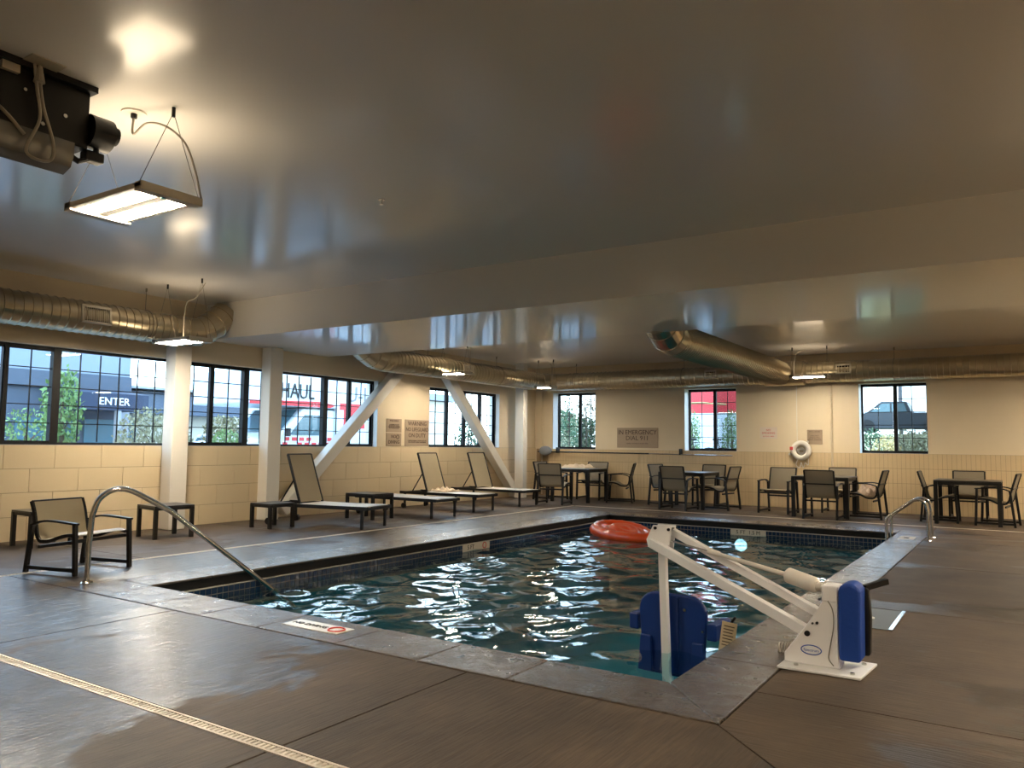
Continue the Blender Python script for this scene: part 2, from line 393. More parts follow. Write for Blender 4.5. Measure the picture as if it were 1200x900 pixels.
# walls (solid backing with openings built by segments)
LW = [(2.19, 11.15), (12.72, 15.34)]                 # openings in left wall (y ranges)
ZT = 2.45
def holed(axis, lo, hi, c0, c1, openings, zb, zt, m, parent, name='wall_panel'):
    bm_ = MB()
    def bx(a, b_, za, zb_):
        if b_-a < 1e-4: return
        if axis == 'x': bm_.box(c0, c1, a, b_, za, zb_)
        else: bm_.box(a, b_, c0, c1, za, zb_)
    bx(lo, hi, -.06, zb); bx(lo, hi, zt, 3.6)
    p = lo
    for a, b_ in openings: bx(p, a, zb, zt); p = b_
    bx(p, hi, zb, zt)
    return bm_.build(name, m, parent)
wl = empty('wall_left', kind='structure')
holed('x', YB, LY, -.30, -.0, LW, SILL, ZT, 'wall_paint', wl)
wf = empty('wall_far', kind='structure')
FW = [(.52, 1.72), (3.98, 5.17), (7.66, 8.88)]
FT = 2.56
holed('y', -.30, XR+.3, LY, LY+.36, FW, SILL-.02, FT, 'wall_paint', wf)
tag(MB().box(XR, XR+.3, YB, LY, -.06, 3.6).build('wall_right', 'wall_paint'), kind='structure')
tag(MB().box(-.3, XR+.3, YB-.3, YB, -.06, 3.6).build('wall_back', 'wall_paint'), kind='structure')
# painted blocks on the left wall: 4 courses of 0.61 x 0.295, proud of a recessed joint
MB().box(0, .004, YB, LY, 0, SILL).build('joint_bed', 'block_joint', wl)
CH = SILL/4
bm_ = MB(); BW = .605; bm_.box(0, .018, .003, BW-.003, .003, CH-.003); blk = bm_.mesh('block'); blk.materials.append(MATS['block_paint'])
for r_ in range(4):
    offy = (.04 if r_ % 2 else .335)      # joint phase read from the wall under the sill
    yy = offy-6*BW
    zz = SILL-CH*(r_+1)
    while yy < LY:
        a, b_ = max(yy, YB), min(yy+BW, LY)
        if b_-a > .1: inst(blk, 'block', wl, (random.uniform(0, .002), a, zz), (1, (b_-a)/BW, 1))
        yy += BW
# stacked vertical tiles on the far wall, 0.08 x 0.295, joined
MB().box(.05, XR, LY-.006, LY, 0, SILL-.02).build('grout_bed', 'grout', wf)
bm_ = MB(); xx = .40; TH = (SILL-.02)/4
while xx < 11.2:
    for r_ in range(4):
        e = random.uniform(0, .0035)
        bm_.box(xx+.002, xx+.076, LY-.013-e, LY-.006, r_*TH+.003, (r_+1)*TH-.003)
    xx += .0785
tag(bm_.build('stacked_wall_tiles', 'wall_tile', wf), 'narrow upright cream tiles stacked in four rows', kind='stuff')
bm_ = MB()
while xx < XR:
    for r_ in range(4): bm_.box(xx+.002, min(xx+.076, XR), LY-.014, LY-.006, r_*TH+.003, (r_+1)*TH-.003)
    xx += .0785
tag(bm_.build('stacked_wall_tiles', 'wall_tile', wf), kind='stuff')

# windows ------------------------------------------------------------
def window(name, axis, plane, units, z0, z1, rows=5, screens=(), label=None):
    """units: list of (a0, a1, cols, kind); plane: coordinate of the glass. axis 'y' runs along y (left wall) or 'x' (far wall)"""
    root = empty(name, (0, 0, 0), kind='structure'); tag(root, label)
    fr = MB(); mu = MB()
    def bx(bmx, a, b_, d0, d1, za, zb):
        if axis == 'y': bmx.box(plane+d0, plane+d1, a, b_, za, zb)
        else: bmx.box(a, b_, plane-d1, plane-d0, za, zb)
    A0, A1 = units[0][0], units[-1][1]; t = .035
    bx(fr, A0, A1, -.04, .04, z0, z0+t); bx(fr, A0, A1, -.04, .04, z1-t, z1)
    bx(fr, A0, A0+t, -.04, .04, z0, z1); bx(fr, A1-t, A1, -.04, .04, z0, z1)
    for (a, b_, cols, kd) in units:
        sash = .035 if kd == 'slide' else .014
        bx(fr, a, a+sash, -.03, .03, z0+t, z1-t); bx(fr, b_-sash, b_, -.03, .03, z0+t, z1-t)
        if kd == 'slide': bx(fr, a, b_, -.03, .03, z0+t, z0+t+.02); bx(fr, a, b_, -.03, .03, z1-t-.02, z1-t)
    for (u, v_) in zip(units, units[1:]):
        m_ = u[1]; q = .05 if (u[3] != v_[3]) else .022
        bx(fr, m_-q, m_+q, -.045, .045, z0, z1)
    fr.build('window_frame', 'black_frame', root)
    cache = {}
    for (a, b_, cols, kd) in units:
        s_ = .05; a2, b2 = a+s_, b_-s_; za, zb = z0+t+.01, z1-t-.01
        pw = (b2-a2)/cols; ph = (zb-za)/rows
        for i in range(1, cols): bx(mu, a2+i*pw-.006, a2+i*pw+.006, -.009, .009, za, zb)
        for j in range(1, rows): bx(mu, a2, b2, -.009, .009, za+j*ph-.006, za+j*ph+.006)
        key = (round(pw, 4), round(ph, 4))
        if key not in cache:
            g = MB()
            if axis == 'y': g.box(-.0025, .0025, 0, pw, 0, ph)
            else: g.box(0, pw, -.0025, .0025, 0, ph)
            cache[key] = g.mesh('pane'); cache[key].materials.append(MATS['window_glass'])
        for i in range(cols):
            for j in range(rows):
                inst(cache[key], 'pane', root, (plane, a2+i*pw, za+j*ph) if axis == 'y' else (a2+i*pw, plane, za+j*ph))
    mu.build('muntin_grid', 'black_frame', root)
    for (a, b_) in screens:
        g = MB(); bx(g, a, b_, -.035, -.033, z0+.03, z1-.03); g.build('insect_screen', 'insect_screen', root)
    return root
XG = -.15
def bank(y0):
    k = 1.0144
    return [(y0*k, (y0+1.66)*k, 6, 'fixed')]
U = []
kk = 1.0144
for base in (2.22, 5.13, 8.06):
    U.append((base*kk, (base+1.70)*kk, 6, 'fixed'))
    U.append(((base+1.70)*kk, (base+2.31)*kk, 2, 'slide'))
    U.append(((base+2.31)*kk, (base+2.91)*kk, 2, 'slide'))
for i in range(len(U)-1): U[i] = (U[i][0], U[i+1][0], U[i][2], U[i][3])
U[-1] = (U[-1][0], 11.15, 2, 'slide')
window('window_1', 'y', XG, U, SILL, ZT)
window('window_2', 'y', XG, [(12.72, 13.48, 2, 'slide'), (13.48, 14.12, 2, 'slide'), (14.12, 14.73, 2, 'slide'), (14.73, 15.34, 2, 'slide')], SILL, ZT)
for i, (a, b_) in enumerate(FW):
    mid = (a+b_)/2+.02
    window('window_%d' % (i+3), 'x', LY+.30, [(a, mid, 2, 'slide'), (mid, b_, 2, 'slide')], SILL-.02, FT, screens=[(mid, b_)])
sl = MB()
sl.box(-.29, .0, 2.19, 11.15, SILL, SILL+.003); sl.box(-.29, 0, 12.72, 15.34, SILL, SILL+.003)
for a, b_ in FW: sl.box(a, b_, LY+.0, LY+.34, SILL-.02, SILL-.017); sl.box(a, a+.004, LY+.0, LY+.34, SILL-.02, FT); sl.box(b_-.004, b_, LY, LY+.34, SILL-.02, FT)
sl.box(-.29, 0, 11.146, 11.15, SILL, ZT); sl.box(-.29, 0, 15.336, 15.34, SILL, ZT)
tag(sl.build('trim_2', 'sill_white'), kind='structure')

# columns, braces, pipes
for i, (x0, x1, y0, y1, zt) in enumerate(((.10, .34, 6.60, 6.86, 2.64), (.018, .24, 8.36, 8.62, 2.788), (.26, .50, 15.62, 15.80, ZF))):
    tag(MB().box(x0, x1, y0, y1, 0, zt).build('column', 'white_paint', bevel=.012), ('square white painted column left of the raised lounger nearest the pool, before the wide window', 'square white painted column rising behind the first lounger up to the beam', 'slim white painted column in the far left corner')[i], kind='structure')
br = MB().beam((.17, 8.72, .12), (.17, 11.95, 3.03), .20, .20, (1, 0, 0)).build('diagonal_brace', 'white_paint', bevel=.015)
tag(br, 'white diagonal steel brace rising rightwards from the column foot behind the first lounger', kind='structure')
br = MB().beam((.17, 12.75, 3.02), (.17, 15.78, .08), .20, .20, (1, 0, 0)).build('diagonal_brace', 'white_paint', bevel=.015)
tag(br, 'white diagonal steel brace sloping down rightwards past the last lounger', kind='structure')
for (px, nm) in ((.22, 'corner'), (7.14, 'right')):
    p = MB().tube([(px, LY-.03, SILL-.3 if nm == 'right' else .02), (px, LY-.03, 3.1)], .022, 8)
    tag(p.build('wall_conduit', 'wall_paint', smooth=True), 'thin painted conduit running down the wall %s' % ('in the far left corner' if nm == 'corner' else 'right of the life ring'), 'pipe')
tag(MB().box(6.44, 6.455, LY-.006, LY, SILL, 3.1).build('trim_3', 'white_paint'), kind='structure')

# ---------------------------------------------------------------- pool
pool = empty('swimming_pool', (0, 0, 0), kind='structure')
b = MB(); D = -1.45
b.add([(PX0, PY0, D), (PX1, PY0, D), (PX1, PY1, D), (PX0, PY1, D)], [(0, 1, 2, 3)])
b.box(PX0-.3, PX0, PY0-.3, PY1+.3, D-.1, -.105); b.box(PX1, PX1+.3, PY0-.3, PY1+.3, D-.1, -.105)
b.box(PX0, PX1, PY0-.3, PY0, D-.1, -.105); b.box(PX0, PX1, PY1, PY1+.3, D-.1, -.105)
b.build('pool_shell', 'pool_plaster', pool)
b = MB()
for q in ((PX0-.1, PX0-.03, PY0-.1, PY1+.1), (PX1+.03, PX1+.1, PY0-.1, PY1+.1), (PX0, PX1, PY0-.1, PY0-.03), (PX0, PX1, PY1+.03, PY1+.1)):
    b.box(*q, -.105, -.015)
b.build('gutter_recess_shade', 'dark_void', pool)  # recess is shallow; near-black colour supplies the shade under the coping
g = MB()
e_ = .004
g.box(PX0-.02, PX0+e_, PY0, PY1, -.33, -.098); g.box(PX1-e_, PX1+.02, PY0, PY1, -.33, -.098); g.box(PX0, PX1, PY0-.02, PY0+e_, -.33, -.098); g.box(PX0, PX1, PY1-e_, PY1+.02, -.33, -.098)
g.build('tile_grout', 'pool_grout', pool)
g = MB(); g.box(PX0-.02, PX0+.012, PY0, PY1, -.106, -.098); g.box(PX1-.012, PX1+.02, PY0, PY1, -.106, -.098); g.box(PX0, PX1, PY1-.012, PY1+.02, -.106, -.098); g.build('tile_trim', 'pool_trim', pool)
t_ = MB(); ts = .062
n_ = int((PY1-PY0)/ts)
for i in range(n_):
    for j in range(3):
        y0 = PY0+i*ts; z1 = -.112-j*ts
        t_.box(PX0+e_, PX0+e_+.004, y0+.004, y0+ts-.004, z1-ts+.008, z1)
n_ = int((PX1-PX0)/ts)
for i in range(n_):
    for j in range(3):
        x0 = PX0+i*ts; z1 = -.112-j*ts
        t_.box(x0+.004, x0+ts-.004, PY1-e_-.004, PY1-e_, z1-ts+.008, z1)
tag(t_.build('waterline_tiles', 'pool_tile', pool), 'small dark blue tiles with pale joints along the waterline', kind='stuff')
# coping stones
def stone(poly):
    cx = sum(p[0] for p in poly)/len(poly); cy = sum(p[1] for p in poly)/len(poly); g_ = .004
    q = [(x_+(g_ if x_ < cx else -g_), y_+(g_ if y_ < cy else -g_)) for x_, y_ in poly]
    MB().prism(q, -.016, .004+random.uniform(0, .002), 'z').build('coping_stone', 'coping_stone', pool, bevel=.006)
xs = [PX0, 4.76, 5.39, 6.03, 6.77, 7.43, 8.05]
stone([(OX0, OY0), (4.14, OY0), (4.14, PY0), (OX0+.0, PY0)])
xs[0] = 4.14
for a, b_ in zip(xs, xs[1:]): stone([(a, OY0), (b_, OY0), (b_, PY0), (a, PY0)])
stone([(8.05, OY0), (OX1, OY0), (PX1, PY0), (8.05, PY0)])
stone([(OX1, OY0), (OX1, 4.63), (PX1, 4.63), (PX1, PY0)])
ys = [4.63+i*(OY1-4.63)/14 for i in range(15)]
for a, b_ in zip(ys, ys[1:]): stone([(PX1, a), (OX1, a), (OX1, b_), (PX1, b_)])
ys = [PY0+i*(OY1-PY0)/15 for i in range(16)]
for a, b_ in zip(ys, ys[1:]): stone([(OX0, a), (PX0, a), (PX0, b_), (OX0, b_)])
xs = [PX0+i*(PX1-PX0)/8 for i in range(9)]
for a, b_ in zip(xs, xs[1:]): stone([(a, PY1), (b_, PY1), (b_, OY1), (a, OY1)])
# depth markers
mk = MB().box(PX0, PX0+.014, 8.52, 9.15, -.20, -.10).build('depth_marker', 'marker_tile', pool)
text('5 FT', .085, 'ink_black', mk, (PX0+.016, 8.70, -.15), FACE_PX)
b = MB().tube([(0, .04*math.cos(a*math.pi/8), .04*math.sin(a*math.pi/8)) for a in range(16)], .006, 5, closed=True); b.build('no_diving_symbol', 'ink_red', mk, loc=(PX0+.017, 9.02, -.15))
mk = MB().box(6.28, 6.86, PY1-.014, PY1, -.20, -.10).build('depth_marker', 'marker_tile', pool)
text('5 FT  1.5 M', .085, 'ink_black', mk, (6.57, PY1-.016, -.15), FACE_NY)
mk = MB().box(6.10, 6.62, OY0+.16, OY0+.33, .003, .009).build('depth_marker', 'marker_tile', pool)
text('NO DIVING', .062, 'ink_black', mk, (6.29, OY0+.245, .010), (0, 0, R(0)))
MB().tube([(.055*math.cos(a*math.pi/8), .055*math.sin(a*math.pi/8), 0) for a in range(16)], .007, 5, closed=True).build('no_diving_symbol', 'ink_red', mk, loc=(6.54, OY0+.245, .010))
mk = MB().box(8.9, 9.1, 12.1, 12.5, .004, .010).build('depth_marker', 'marker_tile', pool)
text('5 FT', .09, 'ink_black', mk, (9.0, 12.3, .011), (0, 0, R(90)))
# water surface
nx, ny = 150, 284
X_, Y_ = np.meshgrid(np.linspace(PX0+.002, PX1-.002, nx), np.linspace(PY0+.002, PY1-.002, ny))
rng = np.random.default_rng(4); Z_ = np.zeros_like(X_)
for i in range(34):
    lam = rng.uniform(.2, .85); th = rng.uniform(0, 2*math.pi); k = 2*math.pi/lam
    Z_ += (.0032*lam)*np.sin(k*(X_*math.cos(th)+Y_*math.sin(th))+rng.uniform(0, 6.28))
V = np.stack([X_.ravel(), Y_.ravel(), Z_.ravel()-.2], 1)
idx = np.arange(nx*ny).reshape(ny, nx)
F = np.stack([idx[:-1, :-1].ravel(), idx[:-1, 1:].ravel(), idx[1:, 1:].ravel(), idx[1:, :-1].ravel()], 1)
me = bpy.data.meshes.new('pool_water'); me.from_pydata(V.tolist(), [], F.tolist()); me.materials.append(MATS['water'])
for p in me.polygons: p.use_smooth = True
wt = bpy.data.objects.new('pool_water', me); COL.objects.link(wt); tag(wt, 'rippled teal water filling the pool', 'water', kind='stuff')
# underwater lamp in the far pool wall
pl = empty('pool_light', (6.45, PY1, -.36), label='round underwater lamp glowing in the far pool wall', cat='light')
b = MB().tube([(.11*math.cos(a*math.pi/12), -.012, .11*math.sin(a*math.pi/12)) for a in range(24)], .014, 6, closed=True); b.build('trim_ring', 'steel', pl, smooth=True)
mat('pool_lens', (200, 240, 255), .2, emit=(.55, .85, 1.0), es=2.2)
v = [(.1*math.cos(a*math.pi/12), -.012, .1*math.sin(a*math.pi/12)) for a in range(24)]; MB().add(v+[(0, -.022, 0)], [(a, (a+1) % 24, 24) for a in range(24)]).build('lens', 'pool_lens', pl)

# ---------------------------------------------------------------- ceiling lamps
def hook_cable(parent, top, ends, name='hanging_cable'):
    b_ = MB()
    for e in ends: b_.tube([top, e], .0024, 5)
    b_.build(name, 'cable', parent)
    MB().cyl((top[0], top[1]), .012, top[2]-.03, top[2]+.03, 8).build('ceiling_hook', 'black_metal', parent)
def shop_light(cx, cy, zb, ln, wd, zc, label, rz=0., cord=None, tubes=2):
    t = empty('hanging_light', (cx, cy, zb), rz, label, 'lamp', 'twin-tube lights hung on cables from the ceiling')
    h = .035
    MB().box(-ln/2, ln/2, -wd/2, wd/2, .012, .012+h).build('housing', 'grille_white', t, bevel=.004)
    MB().box(-ln/2-.004, -ln/2+.07, -wd/2, wd/2, -.004, .052).build('end_cap', 'grille_white', t, bevel=.004)
    MB().box(ln/2-.07, ln/2+.004, -wd/2, wd/2, -.004, .052).build('end_cap', 'grille_white', t, bevel=.004)
    for s_ in (-1, 1):
        MB().prism([(s_*wd*.24-wd*.13, 0.0125), (s_*wd*.24-wd*.13, .008), (s_*wd*.24+wd*.13, .008), (s_*wd*.24+wd*.13, .0125)], -ln/2+.07, ln/2-.07, 'x').build('light_tube', 'lamp_tube', t)
    MB().box(-ln/2+.09, ln/2-.09, -wd/2+.03, wd/2-.03, .0475, .0495).build('uplight_strip', 'lamp_uplight', t)
    MB().box(ln/2-.055, ln/2-.03, -.05, -.025, -.009, -.003).build('green_switch', 'teal_plastic', t)
    hz = zc-zb
    for s_ in (-1, 1):
        hook_cable(t, (s_*(ln/2-.03), 0, hz-.03), [(s_*(ln/2-.03), -wd/2+.01, .05), (s_*(ln/2-.03), wd/2-.01, .05)])
    if cord: MB().tube(cord, .007, 6).build('power_cord', 'cord_grey', t, smooth=True)
    return t
def smooth_path(P, n=6):
    P = [Vector(p) for p in P]; out = []
    for i in range(len(P)-1):
        p0 = P[max(i-1, 0)]; p1 = P[i]; p2 = P[i+1]; p3 = P[min(i+2, len(P)-1)]
        for k in range(n):
            t = k/n; out.append(.5*((2*p1)+(-p0+p2)*t+(2*p0-5*p1+4*p2-p3)*t*t+(-p0+3*p1-3*p2+p3)*t**3))
    return out+[P[-1]]
L1 = shop_light(5.62, 2.78, 2.75, .87, .42, ZC, 'largest bright twin-tube light hanging nearest the camera at upper left',
   cord=smooth_path([(.12, -.09, .56), (.12, -.09, .44), (.22, -.06, .50), (.34, 0, .47), (.45, .06, .36), (.45, .14, .2), (.46, .18, .04)]))
MB().cyl((.12, -.09), .075, .570, .578, 24).build('ceiling_plate', 'plastic_white', L1); MB().cyl((.12, -.09), .02, .545, .572, 10).build('cord_grip', 'black_metal', L1)
shop_light(1.30, 6.05, 2.52, .80, .34, ZC, 'glowing light hanging below the big duct at far left', cord=smooth_path([(.3, .1, .78), (.1, .1, .6), (.05, .0, .5), (.02, 0, .05)]))
shop_light(1.05, 12.2, 2.62, .66, .30, ZF, 'glowing light hanging under the duct above the signs', cord=smooth_path([(.30, .1, .54), (.30, .1, .3), (.3, .1, .05)]))
shop_light(1.30, 15.3, 2.55, .46, .26, ZF, 'small glowing light in the far left corner below the duct bend', cord=smooth_path([(.0, .1, .6), (.12, .05, .5), (.18, 0, .05)]))
shop_light(7.02, 15.6, 2.60, .70, .30, ZF, 'glowing light beside the duct junction, left of the car window', cord=smooth_path([(-.1, .1, .55), (-.27, .05, .45), (-.30, 0, .05)]))
for i, (x_, y_, zc_) in enumerate(((11.6, 1.2, ZC), (11.8, 5.6, ZC), (11.6, 12.4, ZF), (6.4, 12.2, ZF), (5.0, -1.6, ZC))[:3]+((12.4, 15.2, ZF),)):
    shop_light(x_, y_, zc_-.58, .87, .42, zc_, ('bright light hanging behind the camera at right', 'bright light hanging over the right side of the deck beside the pool', 'bright light hanging over the deck beyond the right pool corner', 'bright light hanging above the rightmost dining table')[i])

# ---------------------------------------------------------------- ducts
def duct(pts, r, name='duct_run', pitch=.105, n=24, m='galvanised', parent=None):
    """straight run with raised seams"""
    a, b_ = Vector(pts[0]), Vector(pts[1]); d = (b_-a); Ln = d.length; d.normalize()
    P, rr = [a], [r]; s_ = pitch*.6
    while s_ < Ln-.03:
        for o_, q in ((-.007, 0), (0, .010), (.007, 0)):
            P.append(a+d*(s_+o_)); rr.append(r+q)
        s_ += pitch
    P.append(b_); rr.append(r)
    return MB().tube(P, rr, n).build(name, m, parent, smooth=True)
def elbow(P, r, parent, n=24):
    """gored elbow through the points"""
    o = MB().tube(P, r, n).build('elbow', 'galvanised', parent)
    s_ = MB()
    for i in range(1, len(P)-1):
        d = (Vector(P[i+1])-Vector(P[i-1])).normalized()*.006; s_.tube([Vector(P[i])-d, Vector(P[i]), Vector(P[i])+d], [r, r+.009, r], n)
    s_.build('elbow_seam', 'galvanised_seam', parent, smooth=True); return o
def grille(parent, c, wv, normal, w_, h_, slats=10):
    """white register: frame + dark back + upright slats; wv = unit along width; normal = outwards"""
    c = Vector(c); wv = Vector(wv); nv = Vector(normal).normalized(); uv = nv.cross(wv).normalized()
    rot = Matrix((wv, uv, nv)).transposed()
    f = MB(); t = .028
    for (a, b_, ww, hh) in ((0, h_/2-t/2, w_, t), (0, -h_/2+t/2, w_, t), (w_/2-t/2, 0, t, h_), (-w_/2+t/2, 0, t, h_)): f.cbox(c+wv*a+uv*b_, (ww, hh, .03), rot)
    f.build('grille_frame', 'grille_white', parent)
    MB().cbox(c-nv*.012, (w_-.04, h_-.04, .006), rot).build('grille_back', 'dark_void', parent)
    s_ = MB()
    for i in range(slats): s_.cbox(c+wv*((i+.5)/slats-.5)*(w_-2*t), (.006, h_-2*t, .016), rot)
    s_.build('grille_slats', 'grille_white', parent)
def strap(parent, c, axis, r, ztop):
    c = Vector(c); a1 = Vector((1, 0, 0)) if axis == 'y' else Vector((0, 1, 0)); d = Vector((0, .015, 0)) if axis == 'y' else Vector((.015, 0, 0))
    b_ = MB(); P = arc(c, r+.010, 0, 360, 24, a1, (0, 0, 1))[:-1]
    b_.tube(P, .006, 4, closed=True)
    b_.tube([c+Vector((0, 0, r)), Vector((c.x, c.y, ztop))], .004, 5); b_.cyl((c.x, c.y), .012, ztop-.05, ztop, 6)
    b_.build('hanger_strap', 'cable', parent)
r1 = .205; X1 = .44; Z1 = 2.81
dn = empty('duct', (X1, 2, Z1), label='large round metal duct along the left wall, before the beam', cat='duct')
def rel(o_, *pts): return [tuple(Vector(p)-o_.location) for p in pts]
duct(rel(dn, (X1, YB, Z1), (X1, 6.72, Z1)), r1, parent=dn)
elbow(rel(dn, (X1, 6.72, Z1), (X1, 6.86, Z1+.02), (X1, 7.0, Z1+.08), (X1, 7.14, Z1+.17), (X1, 7.26, Z1+.28), (X1, 7.33, Z1+.36)), r1, dn)
nv = Vector((1, -.0, .12)); grille(dn, rel(dn, (X1+r1*.97, 5.28, Z1+.02))[0], (0, 1, 0), nv, .38, .23, 12)
for yy in (3.2, 6.05): strap(dn, rel(dn, (X1, yy, Z1))[0], 'y', r1, ZC-Z1)
X2 = .68; Z2 = 2.77; YF = 16.40
df = empty('duct', (X2, 12, Z2), label='round metal duct along the left wall beyond the beam, bending onto the far wall', cat='duct')
elbow(rel(df, (X2, 9.70, Z2+.24), (X2, 9.88, Z2+.21), (X2, 10.05, Z2+.12), (X2, 10.25, Z2+.03), (X2, 10.45, Z2)), r1, df)
duct(rel(df, (X2, 10.45, Z2), (X2, 15.75, Z2)), r1, parent=df)
elbow(rel(df, (X2, 15.75, Z2), (X2+.03, 15.98, Z2), (X2+.13, 16.2, Z2), (X2+.32, 16.36, Z2), (X2+.6, YF, Z2)), r1, df)
duct(rel(df, (X2+.6, YF, Z2), (5.98, YF, Z2)), r1, parent=df)
grille(df, rel(df, (X2+r1, 12.9, Z2+.02))[0], (0, 1, 0), (1, 0, .1), .36, .2)
grille(df, rel(df, (4.86, YF-r1, Z2+.03))[0], (1, 0, 0), (0, -1, .1), .26, .17, 4)
for yy in (11.8, 14.2): strap(df, rel(df, (X2, yy, Z2))[0], 'y', r1, ZF-Z2)
for xx in (1.5, 4.2): strap(df, rel(df, (xx, YF, Z2))[0], 'x', r1, ZF-Z2)
X3 = 6.30; r3 = .235
dt = empty('duct', (X3, YF, Z2), label='ribbed round metal duct running diagonally in view from the beam to the far wall duct', cat='duct')
elbow(rel(dt, (X3, 9.70, Z2+.25), (X3, 9.86, Z2+.22), (X3, 10.02, Z2+.13), (X3, 10.22, Z2+.03), (X3, 10.42, Z2)), r3, dt)
duct(rel(dt, (X3, 10.42, Z2), (X3, YF+.03, Z2)), r3, pitch=.085, parent=dt)
MB().tube(rel(dt, (5.98, YF, Z2), (6.75, YF, Z2)), .25, 24).build('junction', 'galvanised', dt, smooth=True)
dq = empty('duct', (9, YF, Z2), label='round metal duct on the far wall running right from the duct junction', cat='duct')
duct(rel(dq, (6.75, YF, Z2), (XR, YF, Z2)), r1, parent=dq)
grille(dq, rel(dq, (7.52, YF-r1, Z2+.03))[0], (1, 0, 0), (0, -1, .1), .28, .19, 4)
for xx in (8.4, 11.2): strap(dq, rel(dq, (xx, YF, Z2))[0], 'x', r1, ZF-Z2)

# ---------------------------------------------------------------- black unit at the ceiling, upper left
un = empty('ceiling_fan_unit', (5.80, 1.4, 2.9), label='black machine mounted under the ceiling with exposed side and round motor', cat='machine')
MB().box(-.10, .04, -1.4, .96, .06, .40).build('side_panel', 'black_metal', un, bevel=.004)
MB().prism([(-.16, .06), (-.14, -.06), (-.06, -.10), (.02, -.07), (.05, .0), (.05, .07)], -1.4, .88, 'y').build('curved_underside', 'lens_clear', un, smooth=True)
MB().box(-.14, .09, -1.4, .98, .395, .43).build('top_rail', 'black_metal', un)
b = MB().tube([(.02, .96, .18), (.02, 1.09, .18)], .10, 20); b.build('motor', 'black_metal', un, smooth=True)
MB().tube([(.06, 1.08, .18), (.06, 1.115, .18)], .055, 16).build('motor_cap', 'dark_void', un, smooth=True)
MB().tube([(.02, 1.02, .19), (.02, 1.02, .03), (.02, .92, -.02), (-.02, .83, .03)], .018, 8).build('bracket_arm', 'black_metal', un)
MB().box(-.03, .05, .95, 1.06, .0, .06).build('gearbox', 'black_metal', un, bevel=.01)
for (yy, zz, s_) in ((-.2, .33, .016), (.1, .27, .012), (.32, .15, .014), (.60, .28, .010), (.82, .21, .012), (-.5, .24, .015), (.45, .35, .010), (.70, .12, .012)):
    MB().tube([(.04, yy, zz), (.052, yy, zz)], s_, 8).build('bolt', 'steel', un)
MB().box(.04, .07, .12, .18, .26, .31).build('connector', 'teal_plastic', un, bevel=.006)
MB().box(.04, .07, .47, .56, .35, .41).build('junction_box', 'reflector', un)
MB().box(.048, .053, .2, .32, .0, .045).build('rating_label', 'paper_tan', un)
MB().tube(smooth_path([(.09, .62, .43), (.09, .64, .3), (.10, .66, .12), (.10, .60, -.08), (.10, .72, -.1), (.1, .74, .0), (.09, .68, .2), (.08, .66, .34)]), .009, 6).build('loose_cord', 'cord_grey', un, smooth=True)
MB().tube(smooth_path([(.06, -.1, .16), (.07, .2, .22), (.07, .45, .14), (.07, .6, .02)]), .010, 6).build('loose_cord', 'cord_grey', un, smooth=True)
MB().box(-.02, .2, .56, .74, .424, .4295).build('ceiling_plate', 'reflector', un)
MB().cyl((.09, .65), .03, .33, .424, 12, .012).build('cord_grip', 'cord_grey', un)
sp = empty('sprinkler_head', (5.88, 4.83, ZC-.03), label='tiny sprinkler head in the middle of the near ceiling', cat='sprinkler')
MB().cyl((0, 0), .03, .024, .03, 16).build('escutcheon', 'steel', sp); MB().cyl((0, 0), .008, -.01, .024, 8).build('nozzle', 'steel', sp); MB().cyl((0, 0), .018, -.014, -.010, 12).build('deflector', 'steel', sp)

